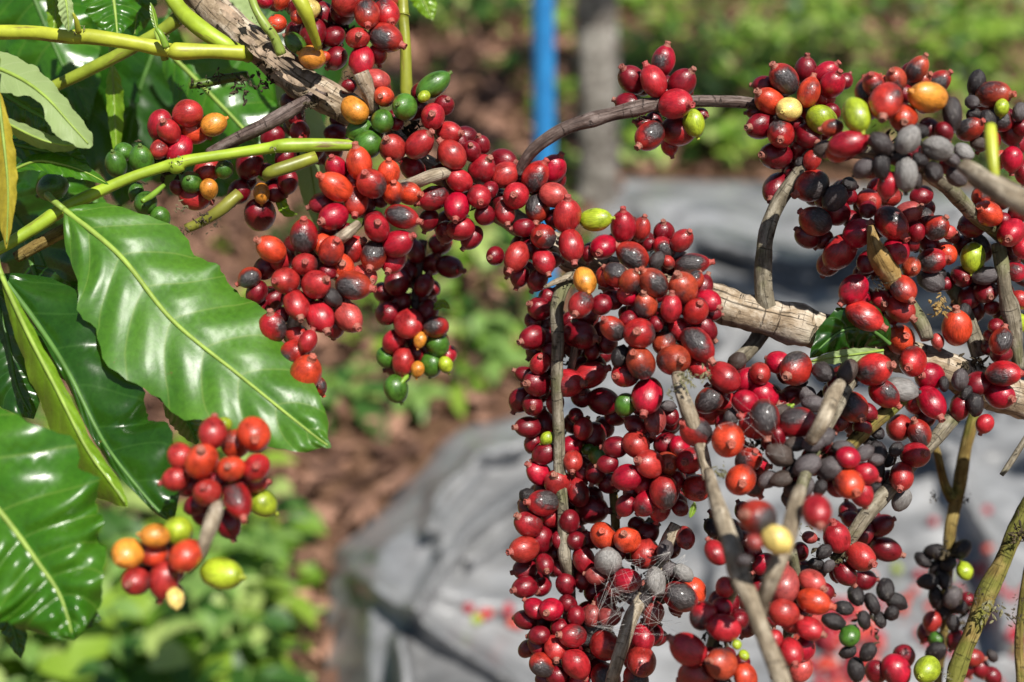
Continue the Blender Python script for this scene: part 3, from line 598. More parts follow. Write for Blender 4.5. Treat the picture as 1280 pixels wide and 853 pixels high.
def cluster(label, depth, data, curve=.010, fill=0.55, slope=(0, 0), group='cherry clusters on the coffee branches', dpush=.005, maxd=None, rs=1.01):
    B = []
    for s in data.split(';'):
        f = s.split()
        if len(f) < 4: continue
        x, y, r = float(f[0]), float(f[1]), float(f[2]) * rs; t = f[3]; long_ = t.endswith('+'); back = t.endswith('-'); t = t[0]
        if t in 'bB': r *= .9
        nub = (float(f[4]), float(f[5])) if len(f) >= 6 else None
        B.append([x, y, r, t, nub, long_, back])
    cx = sum(b[0] for b in B) / len(B); cy = sum(b[1] for b in B) / len(B)
    mx = max(math.hypot(b[0] - cx, b[1] - cy) for b in B) or 1
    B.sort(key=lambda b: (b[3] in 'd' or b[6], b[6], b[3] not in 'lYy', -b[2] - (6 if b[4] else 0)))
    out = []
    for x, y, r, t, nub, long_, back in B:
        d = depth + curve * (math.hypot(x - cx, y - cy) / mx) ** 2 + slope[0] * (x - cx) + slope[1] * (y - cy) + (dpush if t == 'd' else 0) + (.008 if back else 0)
        d = seat(x, y, r, d)
        if maxd: d = min(d, maxd)
        PLACED.append((x, y, d, r)); out.append((x, y, d, r, t, nub, False, long_))
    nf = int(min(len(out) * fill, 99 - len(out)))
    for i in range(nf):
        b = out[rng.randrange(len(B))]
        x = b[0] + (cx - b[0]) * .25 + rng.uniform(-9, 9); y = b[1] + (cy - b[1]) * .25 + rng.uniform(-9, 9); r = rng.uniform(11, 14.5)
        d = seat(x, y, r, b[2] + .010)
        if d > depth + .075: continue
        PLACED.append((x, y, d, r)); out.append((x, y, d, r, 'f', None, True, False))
    dm = sum(o[2] for o in out) / len(out)
    root = P(cx, cy, dm)
    e = empty('cherry_cluster', root, label, 'coffee cherries', group)
    for (x, y, d, r, t, nub, filler, long_) in out:
        pos = P(x, y, d); rm = r * d / FPX
        if nub is not None:
            q = math.hypot(*nub) / (1.15 * r); zz = math.sqrt(max(0.0, 1 - q * q))
            ax = RIGHT * nub[0] / (1.15 * r) - UP * nub[1] / (1.15 * r) - FWD * zz
        else:
            ox, oy = (x - cx) / mx, (y - cy) / mx
            ax = RIGHT * (ox + rng.gauss(0, .45)) - UP * (oy + .25 + rng.gauss(0, .45)) + FWD * rng.uniform(-.15, .85)
        ax.normalize()
        # roll: local +X (where a scorched patch sits) turns towards the lens and the light
        want = (CAM - pos).normalized() + Vector((rng.gauss(0, .35), rng.gauss(0, .35), rng.gauss(.1, .35)))
        xa = want - ax * want.dot(ax)
        if xa.length < .15: xa = ax.orthogonal()
        xa.normalize(); ya = ax.cross(xa)
        M = Matrix((xa, ya, ax)).transposed()
        dry = t in 'bBw'
        o = bpy.data.objects.new('dried_cherry' if dry else 'cherry', rng.choice(DRIED if dry else FRUIT)); COL.objects.link(o)
        o.parent = e; o.location = pos - root; o.rotation_euler = M.to_euler()
        el = rng.uniform(.98, 1.10) if nub is None or math.hypot(*nub) < r * .6 else rng.uniform(1.04, 1.16)
        if long_: el = 1.3
        o.scale = (rm, rm * rng.uniform(.95, 1.02), rm * el * (1.03 if dry else 1.0))
        c = PAL[t]
        if t == 'b': c = rng.choice((c, c, (.060, .042, .034), (.038, .030, .030)))
        v = rng.uniform(.82, 1.15); h = rng.uniform(-.006, .022) if t in 'rsk' else 0
        a = SPOT.get(t, 9.0)
        if t in SPOT: a += rng.uniform(-.15, .12)
        elif t == 'r' and rng.random() < .14 and not filler: a = rng.uniform(.72, .95)
        elif t == 'o' and rng.random() < .4: a = rng.uniform(.7, .92)
        o.color = (c[0] * v, max(.003, c[1] * v + h), c[2] * v, a)
        if t in LAB: o['label'] = LAB[t]
        if not dry or rng.random() < .4:
            big = t in 'rdskpmnf' or (t == 'o')
            cal = bpy.data.objects.new('calyx', rng.choice(CAL if big else CALS)); COL.objects.link(cal); cal.parent = o
            g = rng.random()
            if t in 'glyY': cc = (c[0] * .8 + .05, c[1] * .8 + .03, c[2] * .7 + .015)
            elif dry: cc = (.05, .04, .038)
            else:
                w = .35 + .6 * g; cc = (c[0] * (1 - w) + .30 * w, c[1] * (1 - w) + .13 * w, c[2] * (1 - w) + .09 * w)
            cal.color = (*cc, 1)
    sp = min(mx * .28, 26)
    if len(out) > 14: scrap('dried_bract', cx, cy, dm + .012, sp, int(sp * .9) + 8, M_SCRAP, e, root, int(cx + cy))
    return e

cluster('upper red cluster at the top edge, left of the upright green twig', .598, """
459 18 17 s 2 15;427 15 16 d -6 -4;405 18 16 d;437 0 20 r;482 17 18 s 8 13;482 47 19 s 19 10;391 43 18 d;417 46 14 d;447 48 15 r 3 0;452 77 18 r 1 19;
420 73 15 d;472 68 12 r;482 0 14 r;346 30 12 o;330 1 10 r;352 1 11 o;390 72 15 y -14 -3;386 12 14 Y;369 54 13 g;372 22 9 o;425 -20 16 r;465 -18 16 r;395 -10 14 d;405 72 8 o""")
cluster('green, orange and red cherries at the start of the chain below the upper red cluster', .592, """
471 100 15 p;480 121 13 o -3 2;444 138 17 y;506 134 17 g -7 0;541 107 17 g+ 17 -12;530 121 8 l;478 152 15 g;450 162 16 g;460 181 18 g;
541 146 17 r 0 0;555 132 13 d 5 -5;491 186 17 r -5 -8;524 181 18 r 13 -11;561 166 15 r 14 2;565 194 18 r -14 -16;589 189 13 d 0 -5;602 181 11 d -3 -9;436 108 10 d;495 155 10 d;575 178 11 d""")
cluster('red cherries around the pale cut twig in the upper middle', .600, """
516 211 16 r;602 212 18 r 9 -10;631 219 17 r;629 201 16 d 15 4;574 226 15 r -12 -8;542 248 17 r -17 6;571 259 17 r -1 15;599 246 15 r 2 8;606 269 13 d;576 286 17 r;631 266 14 r 3 13;645 245 17 r -3 1;
536 275 13 d;557 290 13 d;590 297 14 d;552 214 10 d;612 238 11 d;650 222 12 d""")
cluster('red cherries where the dark curved twig starts, under the blue pole', .602, """
669 221 18 s 11 -15;691 212 17 r 9 -15;697 226 12 d;672 260 16 k -2 17;692 244 17 p 16 6;709 270 19 r 0 -18;679 296 16 k -5 -2;714 307 18 r 3 19;754 309 17 r -6 8;646 321 17 r -8 16;680 327 15 r 5 15;
619 320 12 d -6 3;744 275 15 l+ 16 -1;650 345 13 d;672 350 14 d;655 285 13 d;662 312 12 d;640 336 11 d;735 318 10 d""")
cluster('red cherries standing on the limb right of the single lime cherry', .606, """
779 284 17 r -1 -17;801 287 14 r 3 -12;791 320 19 k -19 -12;796 302 15 r;830 292 14 d -2 -12;852 301 15 r 7 -9;830 310 14 k;821 326 12 b;812 306 9 d;864 331 16 k+ 18 -2;835 328 9 r;856 337 10 B;845 318 9 w;770 300 10 d""")
cluster('front cluster of blackened orange red cherries in the centre', .565, """
731 351 16 y 4 14;756 346 13 r;770 344 16 k;787 352 14 n 6 -10;817 354 18 n -13 -14;854 360 19 n -8 -14;785 370 14 r -2 -3;807 382 16 n -3 -13;839 386 15 r 0 -16;886 376 14 r 10 8;870 389 17 k 2 -8;879 360 14 d;
726 381 17 r -7 11;752 381 14 d;766 411 16 k -10 -10;766 375 13 d;799 417 20 s -5 -2;852 412 16 r;830 429 15 n -2 8;872 430 19 s+ 12 16;880 410 16 d;842 450 21 n 6 0;801 454 20 n -9 -10;775 445 14 B;782 468 17 k -12 2;
809 495 20 r -5 18;782 506 14 g;873 460 14 r 8 6;870 350 11 k;890 392 10 d;856 385 10 d;786 400 12 d;820 405 10 d""", curve=.016)
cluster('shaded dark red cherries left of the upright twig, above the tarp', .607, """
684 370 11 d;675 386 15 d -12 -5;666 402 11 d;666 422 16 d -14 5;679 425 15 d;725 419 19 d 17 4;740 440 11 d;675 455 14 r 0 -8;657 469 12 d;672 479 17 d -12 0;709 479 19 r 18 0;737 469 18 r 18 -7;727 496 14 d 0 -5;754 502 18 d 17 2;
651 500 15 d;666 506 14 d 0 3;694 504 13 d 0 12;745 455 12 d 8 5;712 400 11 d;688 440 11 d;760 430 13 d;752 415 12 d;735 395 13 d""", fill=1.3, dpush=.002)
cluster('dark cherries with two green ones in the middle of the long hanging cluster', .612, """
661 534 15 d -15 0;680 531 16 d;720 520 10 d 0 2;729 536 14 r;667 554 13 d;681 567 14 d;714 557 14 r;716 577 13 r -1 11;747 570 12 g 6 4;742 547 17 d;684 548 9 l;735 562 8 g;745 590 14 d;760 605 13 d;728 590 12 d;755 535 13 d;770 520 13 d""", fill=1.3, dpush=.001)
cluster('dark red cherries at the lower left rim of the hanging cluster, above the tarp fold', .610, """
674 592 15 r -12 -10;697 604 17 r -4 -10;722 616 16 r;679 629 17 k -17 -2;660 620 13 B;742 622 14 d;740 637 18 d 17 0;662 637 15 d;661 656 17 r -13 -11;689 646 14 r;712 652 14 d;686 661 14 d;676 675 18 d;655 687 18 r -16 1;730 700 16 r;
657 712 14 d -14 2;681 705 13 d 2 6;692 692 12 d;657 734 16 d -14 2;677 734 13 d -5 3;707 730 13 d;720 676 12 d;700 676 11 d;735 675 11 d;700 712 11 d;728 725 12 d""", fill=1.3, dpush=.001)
cluster('dark red cherries at the foot of the hanging cluster on the bottom edge', .604, """
669 761 14 r;689 762 15 r -6 1;657 775 14 d;674 794 13 d;659 811 12 d;672 807 13 d;695 809 15 r 0 12;716 795 16 r -16 -3;732 800 12 B;742 785 12 w;756 807 19 r 6 -3;720 830 19 r;677 831 15 k;696 845 13 d;682 849 12 d;725 850 14 r;757 847 18 k;
735 765 15 d;720 770 13 d;757 750 16 d;744 737 14 d;762 770 14 m;700 785 12 d;710 755 12 d;740 770 13 m;705 860 15 d;740 872 15 d;775 868 15 d""", fill=1.3, dpush=.002)
cluster('blurred red cherries hanging below the cream twig in the centre', .578, """
795 532 14 d;819 526 15 m -3 15;795 556 18 r;832 555 15 d;850 559 14 r;770 559 14 d;784 597 18 r;812 580 18 r -14 -5;832 581 17 n 3 0;862 576 18 s -8 0;871 610 18 s 2 7;830 615 20 r;804 606 13 r;807 630 15 r;825 636 15 r;782 632 13 d;845 600 13 r;
850 635 11 d;790 615 12 d;760 580 12 d;800 510 11 d;838 520 11 d;835 508 10 b""", fill=1.3)
cluster('webbed red and grey dried cherries at the lower centre', .592, """
754 670 18 o -3 -8;784 675 17 o -5 -9;806 692 19 r;809 667 14 d;796 656 11 d;760 702 18 w;784 726 16 r 14 0;831 689 15 b;820 727 16 w;837 712 13 b;854 717 12 w;850 746 20 k;866 739 17 o;856 672 14 r 0 8;842 735 11 B;
817 767 15 m;805 750 11 b;790 745 10 b;770 735 12 m;845 760 10 d;772 690 11 d;830 745 11 b;745 720 12 m""")
cluster('pinkish red cherries right of the webbed twig at the bottom edge', .596, """804 797 16 r;790 802 15 p;802 827 19 r -4 6;795 849 17 k;818 795 12 d;790 822 13 p;785 862 13 r""", fill=.45)
cluster('blurred red cherries in front at the bottom edge, left of the cream twig', .535, """
879 770 18 k;905 785 19 r;902 761 14 r;860 812 21 r -20 -13;902 830 20 n -16 -6;870 845 21 r;932 847 16 o;930 819 7 l;921 806 6 l;906 734 13 r;895 691 15 r;885 820 13 d;925 775 11 d;900 858 16 k""", fill=.5)
cluster('red cherries with white specks right of the cream twig in the centre', .572, """
905 472 20 r;921 452 13 b;932 475 15 r;950 467 14 r -2 3;955 492 17 r;932 504 17 r;900 497 17 r;887 500 18 k;890 517 16 r;915 520 12 b;905 530 12 d;940 520 12 d;970 500 12 d;945 480 11 d""", fill=1.0)
cluster('blurred orange red cherries in front of the centre cherries', .548, """870 540 19 s -15 -10;910 550 22 o 0 3;956 522 20 k;942 532 17 r;996 529 20 k 20 -5;936 575 17 k 4 -10;945 582 14 r;926 600 20 o -2 2;940 604 15 k;972 545 12 d;975 515 12 b""", fill=.45)
cluster('red and blackened cherries beside the green leaf on the limb', .575, """972 453 15 r;995 461 21 k -14 8;1029 465 16 b;1059 466 17 b;990 495 15 d;1010 495 13 b;1017 505 14 b;1066 509 19 k 6 12;1092 462 21 s 14 -5;1105 492 18 s 16 14;1126 487 18 w;1045 480 11 d;1035 515 12 b;1050 525 13 d;1085 515 12 d;1000 478 10 B;1078 535 12 d""")
cluster('mass of grey black dried cherries with one orange red cherry in front', .540, """
975 569 18 b;1009 582 18 b;1037 586 18 b;1017 555 14 b;1032 547 14 b;1054 561 14 b;977 599 14 b;1006 610 14 b;995 555 13 b;960 600 13 b;990 585 12 B;1060 572 15 r;1061 605 19 o 4 8;1080 567 13 b;1082 592 15 r;1077 617 15 r;1025 610 12 B;990 612 12 b;1045 610 12 d;985 625 11 b;1095 575 10 b""", fill=.5)
cluster('pale yellow cherry with a scorched one and a red one, blurred in front', .462, """1021 640 20 r 0 14;947 647 23 k -18 -6;971 675 20 Y;943 678 11 m;930 700 11 b""", fill=0)
cluster('blurred pinkish cherries right of the front twig at the bottom', .545, """980 732 22 m;1015 727 16 p 10 6;1017 752 18 o 18 4;979 766 18 r;992 779 15 p;1012 786 16 r 14 5;967 800 13 r;989 815 16 r 1 10;1005 812 15 r;1001 837 15 p;960 760 12 d;975 825 12 r;1000 765 11 d;985 850 14 d""", fill=.45)
cluster('two crisp red cherries at the lower end of the grey slanting twig', .592, """1046 672 17 r -6 -17;1075 696 19 r 10 5;1056 717 15 d;1046 717 10 d;1030 690 11 B;1020 705 10 B;1036 708 9 b;1012 672 9 m""", fill=0)
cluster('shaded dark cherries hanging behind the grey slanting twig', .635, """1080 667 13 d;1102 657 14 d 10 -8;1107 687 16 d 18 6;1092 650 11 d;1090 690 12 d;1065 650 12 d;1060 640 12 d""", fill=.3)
cluster('red cherries and a dusty grey one midway on the grey slanting twig', .594, """1127 625 13 w;1127 596 17 r -6 12;1144 569 18 r 6 -3;1149 542 16 k -8 -14;1124 535 17 r;1096 567 16 B;1120 562 11 B;1095 585 15 B;1096 607 14 B;1096 540 11 B;1110 575 12 B;1110 600 12 d;1090 555 11 B""", fill=0)
cluster('joined pair of bright red cherries under the right limb', .600, """1164 503 19 r 6 16;1144 502 15 r;1162 471 18 r -14 -2;1156 523 14 d;1141 452 19 s -10 6;1126 425 19 o 0 -4;1180 480 9 B""", fill=0)
cluster('red cherries above the green leaf on the limb', .590, """1080 395 18 s+ 17 11;1067 362 18 r -15 17;1075 373 12 r -12 3;1101 376 15 r 0 4;1129 361 17 s 6 14;1125 386 17 r 11 11;1139 334 13 n 0 3;1115 395 10 d;1090 385 10 d;1060 372 10 r""", fill=.45)
cluster('orange red cherry with a pale crown on the right limb and its dark neighbours', .604, """1196 410 19 o -4 -19;1165 326 16 k 14 -2;1164 351 18 b;1182 317 15 o;1160 305 12 d;1175 345 10 B;1182 355 9 d;1172 427 9 p""", fill=.45)
cluster('dark plum cherries at the right end of the thick limb', .600, """1254 467 18 s 17 0;1250 494 18 r 8 4;1222 480 16 d;1219 506 14 B;1200 475 14 b;1231 530 12 r;1200 510 14 d;1208 492 10 B;1251 427 15 k;1245 408 10 d;1270 340 12 r;1238 420 9 d""", fill=.45)
cluster('lime cherries and plum cherries on the upright twig at the right edge', .612, """1267 404 15 l+ -16 -2;1216 322 17 l;1202 346 14 d 0 3;1232 365 15 d 0 6;1212 372 15 d;1232 345 15 b;1227 305 13 b;1204 307 13 d 0 -8;1190 295 10 p;1220 390 12 d;1200 370 11 d;1240 385 10 d;1275 375 12 r;1265 320 11 d;1280 350 12 b;1205 390 11 B;1215 345 9 d;1278 300 12 d""", fill=.5)
cluster('bright orange red cherries high at the right edge', .597, """1235 267 18 o -14 -5;1216 281 17 d -16 4;1264 291 18 r -9 8;1230 245 15 o;1250 250 13 d;1275 265 14 d;1222 262 11 B;1280 310 14 r;1254 275 10 d""", fill=.5)
cluster('deep red cherries around the golden stub in the upper right', .590, """
1114 279 21 s 12 17;1135 267 16 m 10 -6;1154 275 16 k;1171 285 15 k 6 -10;1157 260 12 d;1185 290 9 p;1072 292 18 r 11 -11;1120 314 17 r 3 6;1085 327 14 d;1152 245 14 d;1145 290 12 d;1085 262 11 d;1140 305 10 d;1095 335 11 d;1078 340 11 d;1160 290 10 d""")
cluster('deep red cherries hanging below the curved twig top in the upper right', .598, """
1050 315 22 r;1009 296 15 d -13 -7;1019 277 19 k -17 -9;1045 265 17 d;1044 247 17 b;1014 232 20 k -19 11;970 235 18 d -8 14;1086 252 16 r 0 2;1102 235 16 r;1112 247 14 r;1065 275 12 d;1030 300 12 d;1036 330 15 r;1060 245 12 d;1030 250 12 d;1062 230 11 B;990 215 10 d""")
cluster('airy cluster of red cherries with a lime one on the dark curved twig', .592, """
829 77 17 r 4 -18;790 100 18 d -12 -11;817 102 18 r -9 -19;852 105 17 d 10 -12;844 130 20 r 14 4;847 164 20 r 17 3;867 154 15 l 5 17;812 170 18 s -13 13;786 131 15 d;837 182 12 r;876 143 9 d 6 3;806 155 11 d;832 115 10 d;800 135 9 d""", fill=.45)
cluster('cherries with a pale yellow one, left part of the upper right clusters', .592, """
980 99 19 k -14 -13;1007 89 15 d 0 -15;1032 92 15 r 11 -9;1040 106 16 r 5 -11;1011 116 16 o 5 -18;1056 102 10 d;962 127 18 o -15 -8;986 137 16 Y -10 5;955 107 13 d;1031 122 14 s;952 157 18 d -16 4;976 167 18 s -4 10;
1010 170 16 d 8 10;1010 137 11 r;1027 150 19 l;970 195 19 d -17 1;1000 185 15 d;1015 200 12 r;1030 165 12 d;995 155 11 d;945 140 10 d;1040 140 11 d;985 200 12 d;1000 205 10 B""")
cluster('blurred cherries and grey dried fruit nearest the camera at upper right', .532, """
1071 144 17 l+ 4 18;1092 106 15 k -6 -8;1082 115 15 n;1160 122 20 y+ -20 -4;1107 127 22 s -7 20;1129 147 18 o -4 8;1190 142 16 b+ 2 18;1060 180 18 r+ 20 -4;1101 180 18 b;1135 175 17 w;1172 186 17 w;1047 190 14 k;1030 187 13 b;1167 215 15 b -2 8;1196 221 14 b;1132 218 18 w;
1102 207 16 B;1080 210 15 b;1110 232 15 r;1150 200 12 B;1150 165 12 B;1180 165 12 d;1120 195 12 B;1040 160 12 n;1205 190 12 w;1190 200 11 b;1145 225 11 b""", curve=.02)
cluster('brownish orange cherries on the skyline of the upper right cluster', .556, """1146 87 15 n 6 -12;1120 100 15 n -8 -7;1147 104 15 n 8 -6;1172 104 15 k 9 -9;1105 108 12 n -6 -10;1132 118 12 d;1165 125 12 n;1120 120 10 d;1095 125 12 d""", fill=.45)
cluster('blackish brown cherries at the far right of the skyline', .570, """1221 104 15 B 0 -14;1242 119 18 n 14 2;1250 149 16 k;1264 165 16 d;1252 135 10 l;1212 162 15 k 8 -6;1265 199 15 r;1215 128 10 b;1235 150 12 B;1218 145 11 B;1275 140 12 b;1240 175 12 d;1272 180 12 d;1250 200 12 p;1280 215 13 d;1225 180 11 b;1278 160 12 d""", fill=.45)
cluster('left red cherries above the small pale stub', .575, """
449 205 18 o -3 -18;464 230 19 s -5 -10;486 216 15 o 1 -12;420 210 14 r -3 -10;420 234 20 o -15 -10;491 241 15 o 2 -9;511 242 15 o 13 2;445 252 17 s 0 16;417 271 18 r -12 7;471 285 18 r 3 -4;502 271 16 k+ 17 5;497 305 18 r 17 -8;467 320 18 k -3 15;491 325 16 r -4 13;402 254 14 d;410 287 13 d;440 225 11 d;432 290 11 d;485 300 11 d""")
cluster('left red cherries with black scorch marks below the small pale stub', .567, """
380 296 20 k 2 -17;339 312 18 o -13 -9;352 325 15 r 1 -8;405 307 16 o;414 314 18 s 8 -10;440 312 18 s 14 -9;381 331 16 r 3 -2;426 335 19 o 4 -4;357 351 17 r -8 1;395 356 18 r 13 -5;455 346 16 p 10 6;442 357 20 k 22 4;415 372 14 b;371 381 18 r 6 15;400 396 18 r 9 16;435 396 19 p 12 12;
312 347 13 k;321 366 15 d;321 385 15 d;332 335 15 d;342 375 15 d;418 408 14 d;372 300 10 d;410 340 10 d;385 375 10 d""")
cluster('small tail of orange red cherries touching the large leaf tip', .562, """340 410 18 k 0 -17;372 420 15 r;385 427 13 r;366 442 18 s 12 -6;382 467 21 o 9 -16;385 497 16 r;397 482 12 o;352 395 10 d;378 440 11 d;375 485 11 r""", fill=.45)
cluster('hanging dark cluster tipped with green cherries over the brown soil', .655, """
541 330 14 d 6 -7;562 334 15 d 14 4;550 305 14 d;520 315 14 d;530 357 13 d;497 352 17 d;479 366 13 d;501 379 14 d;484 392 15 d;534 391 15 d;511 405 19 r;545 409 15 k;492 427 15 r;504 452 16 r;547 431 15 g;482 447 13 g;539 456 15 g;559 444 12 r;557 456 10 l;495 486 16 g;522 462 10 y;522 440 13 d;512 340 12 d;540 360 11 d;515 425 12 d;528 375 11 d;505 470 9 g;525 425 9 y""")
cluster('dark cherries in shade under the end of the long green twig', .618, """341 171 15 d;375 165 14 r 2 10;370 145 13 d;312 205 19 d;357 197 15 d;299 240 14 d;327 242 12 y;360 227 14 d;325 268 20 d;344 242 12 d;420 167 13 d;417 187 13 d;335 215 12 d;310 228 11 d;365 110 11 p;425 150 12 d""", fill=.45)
cluster('red and orange cherries with green ones at the node of the long green twig', .600, """
200 156 17 r;235 142 18 r;211 164 16 r -2 -8;242 164 17 o;267 156 15 y;224 187 17 r;199 187 12 r;177 201 17 g 2 -14;145 206 15 g 0 -12;259 213 17 r;239 228 14 g 0 -3;243 246 18 r;280 212 12 g 0 -4;261 236 12 y;182 254 15 g 2 6;66 234 18 g;200 272 13 g;222 235 10 d;170 240 10 g;155 190 12 g""", fill=0)
cluster('blurred cluster of orange red cherries under the tip of the large leaf', .497, """
266 542 18 r;317 543 21 o 6 4;295 555 17 o;225 570 15 r;252 577 21 o 4 -14;289 586 17 o 0 -5;320 585 18 s 4 -4;220 599 15 r;259 616 17 r 0 -8;237 607 12 d;297 625 18 s+ 8 16;328 629 17 l-;318 603 14 r-;286 655 16 d;244 632 13 d;254 644 13 d;280 531 9 l-;272 600 11 d;300 605 11 d""", rs=1.07, fill=.7)
cluster('blurred small cluster with a large pale green cherry at lower left', .482, """160 692 19 y -6 6;194 670 15 y;222 664 17 l-;190 691 18 o;232 695 20 o;170 727 17 r -4 0;205 725 19 r;277 717 20 l+ 22 2;219 748 12 Y 4 10;195 712 11 d;220 715 11 d""", rs=1.07, fill=.7)
cluster('black dried cherries on the out of focus forked twig at lower right', .69, """1154 700 12 B;1170 690 14 B;1172 710 13 B;1202 687 14 B;1206 714 11 l;1160 727 13 B;1190 747 15 b;1197 757 14 B;1170 747 14 B;1210 750 10 d;1165 777 12 r;1157 790 11 d;1170 800 11 g;1192 780 11 B;1170 815 14 B;1216 822 12 r;1180 725 12 B;1185 705 12 B;1180 765 12 B;1195 800 12 d;1205 835 12 d;1225 835 12 d;1240 845 12 d;1240 820 9 b""", dpush=0, fill=0)
cluster('dark cherries with a green one, out of focus near the bottom right', .655, """1107 737 15 B;1120 752 14 B;1062 795 13 g;1042 777 14 B;1115 767 11 B;1080 725 14 d;1070 745 14 B;1090 755 13 B;1055 760 12 B;1100 775 11 B;1080 775 12 B;1120 838 18 r;1130 820 14 d;1070 837 15 B;1085 815 13 B;1060 815 11 B;1095 840 14 d""", dpush=0, fill=0)
cluster('shadowed red and dried cherries behind the two pale front twigs', .598, """900 650 13 d;915 665 14 b;940 690 13 d;955 705 14 r;935 715 14 b;950 735 14 d;960 745 13 b;935 750 13 d;985 700 13 b;1000 690 12 d;1005 715 12 b;920 690 12 B;945 770 13 d;955 790 13 b;935 785 12 d;890 660 12 B;965 770 12 d;1025 715 12 B;1030 740 12 d;1000 740 12 d;930 640 12 d;1040 660 12 d""", fill=.6)
cluster('single lime green cherry on the brown twig in the bottom right corner', .615, """1159 837 17 l -12 4""", fill=0)
print('cherries', len(PLACED))

# fine dusty web over the lower cherries
def web(label, x0, x1, y0, y1, d0, d1, n, seed):
    rw = random.Random(seed); V = []; F = []
    hub = [(rw.uniform(x0, x1), rw.uniform(y0, y1), rw.uniform(d0, d1)) for _ in range(9)]
    root = P((x0 + x1) / 2, (y0 + y1) / 2, d0)
    for _ in range(n):
        a = P(*rw.choice(hub)); b = P(rw.uniform(x0, x1), rw.uniform(y0, y1), rw.uniform(d0, d1)); m = (a + b) / 2 + Vector((0, 0, -.0015))
        r = rw.uniform(.00002, .000045)
        v, f, u = tube_geo([a, m, b], [r, r, r], 3); o = len(V); V += [q - root for q in v]; F += [tuple(i + o for i in ff) for ff in f]
    o = pyobj('spider_web', V, F, M_WEB, None, root); tag(o, label, 'web')
M_WEB = mat_simple('web_silk', (.62, .60, .57), .6, .2, 60, 0)
web('fine dusty spider web over the dried cherries at lower centre', 735, 870, 690, 800, .572, .592, 70, 1)
web('thin spider web among the blackened cherries in the centre', 895, 985, 495, 575, .538, .560, 22, 2)

# ------------------------------------------------------------------ the setting
def mat_soil():
    N = NT('soil'); tc = N.n('ShaderNodeTexCoord'); v = tc.outputs['Object']
    a = N.noise(v, 3.0, 6, .6); b = N.noise(v, 30, 6, .7)
    c = N.ramp(b, [(0.3, (.035, .018, .010)), (.5, (.13, .070, .042)), (.7, (.27, .165, .105))])
    c = N.mix(N.ramp(a, [(.45, 0.0), (.6, .6)]), c, (.20, .105, .065))
    N.col(c); N.set(Roughness=.95, Specular_IOR_Level=.15); N.bump(N.math('ADD', a, b), .8, .02)
    return N.m
def gz(x, y): return .018 * noise.noise(Vector((x * 1.7, y * 1.7, 0))) + .010 * noise.noise(Vector((x * 5, y * 5, 4)))
V = []; F = []
xs = [-60, -20, -8] + [-4 + .1 * i for i in range(81)] + [8, 20, 60]; ys = [-6, -2] + [.4 + .1 * i for i in range(90)] + [14, 30, 80, 160]
for y in ys:
    for x in xs: V.append((x, y, gz(x, y)))
w = len(xs)
for j in range(len(ys) - 1):
    for i in range(w - 1): F.append((j * w + i, j * w + i + 1, (j + 1) * w + i + 1, (j + 1) * w + i))
g = pyobj('ground', V, F, mat_soil()); g['kind'] = 'structure'

def poly_x(L, y):
    if y <= L[0][1]: return L[0][0]
    for (x0, y0), (x1, y1) in zip(L, L[1:]):
        if y0 <= y <= y1: return x0 + (x1 - x0) * (y - y0) / max(1e-6, y1 - y0)
    return L[-1][0]
EDGE = [(770, 225), (752, 262), (735, 330), (705, 420), (690, 480), (668, 512), (625, 524), (578, 534), (555, 552), (522, 592), (482, 634), (448, 662), (420, 690), (412, 720), (408, 760), (405, 860), (402, 1000)]
def over_tarp(px, py):
    return py > 222 + max(0, (px - 770)) * .02 and px > poly_x(EDGE, py) - 12

# grey tarp: a sheet laid on the ground, bunched into a raised fold at its near left corner
def mat_tarp():
    N = NT('tarp_plastic'); tc = N.n('ShaderNodeTexCoord'); v = tc.outputs['Object']
    a = N.noise(mapped(N, v, (1, 2.2, 1)), 5, 6, .65, .8); b = N.noise(v, 55, 5, .65); w_ = N.noise(mapped(N, v, (420, 420, 420)), 1.0, 2)
    c = N.ramp(a, [(.34, (.115, .118, .123)), (.64, (.34, .345, .355))])  # light and dark streaks put fold shading into the sheet colour
    c = N.mix(N.ramp(b, [(.52, 0.0), (.7, .5)]), c, (.10, .094, .086))
    N.col(c); N.set(Roughness=.32, Specular_IOR_Level=.5)
    N.bump(N.math('ADD', N.math('MULTIPLY', b, .6), N.math('MULTIPLY', w_, .25)), .25, .004)
    return N.m
def ridge(x, y, pts, wd):
    best = 1e9
    for (ax, ay), (bx, by) in zip(pts, pts[1:]):
        t = max(0, min(1, ((x - ax) * (bx - ax) + (y - ay) * (by - ay)) / ((bx - ax) ** 2 + (by - ay) ** 2)))
        best = min(best, math.hypot(x - ax - t * (bx - ax), y - ay - t * (by - ay)))
    return math.exp(-(best / (wd * .8)) ** 2)
RIDGES = [([(655, 556), (600, 568), (548, 610), (536, 660)], 13, .045), ([(700, 590), (640, 625), (585, 668), (545, 720), (520, 760)], 12, .05), ([(700, 640), (640, 668), (590, 700)], 10, .03),
          ([(600, 590), (560, 640), (548, 690)], 9, .03), ([(420, 700), (470, 735), (520, 770), (560, 800), (640, 850)], 14, .03), ([(500, 800), (508, 860)], 10, .05), ([(430, 690), (500, 630), (560, 560)], 16, .045),
          ([(560, 740), (650, 760), (760, 740)], 22, .02), ([(800, 260), (850, 330), (900, 420)], 16, .04), ([(880, 300), (1000, 330), (1100, 300)], 14, .04), ([(940, 440), (1050, 520), (1200, 560)], 18, .04),
          ([(1180, 560), (1240, 680), (1260, 800)], 16, .04), ([(1050, 330), (1180, 260), (1280, 250)], 14, .03), ([(840, 560), (900, 700), (900, 850)], 16, .03), ([(780, 300), (1000, 390), (1300, 380)], 14, .05)]
V = []; F = []; nu, nv_ = 170, 150
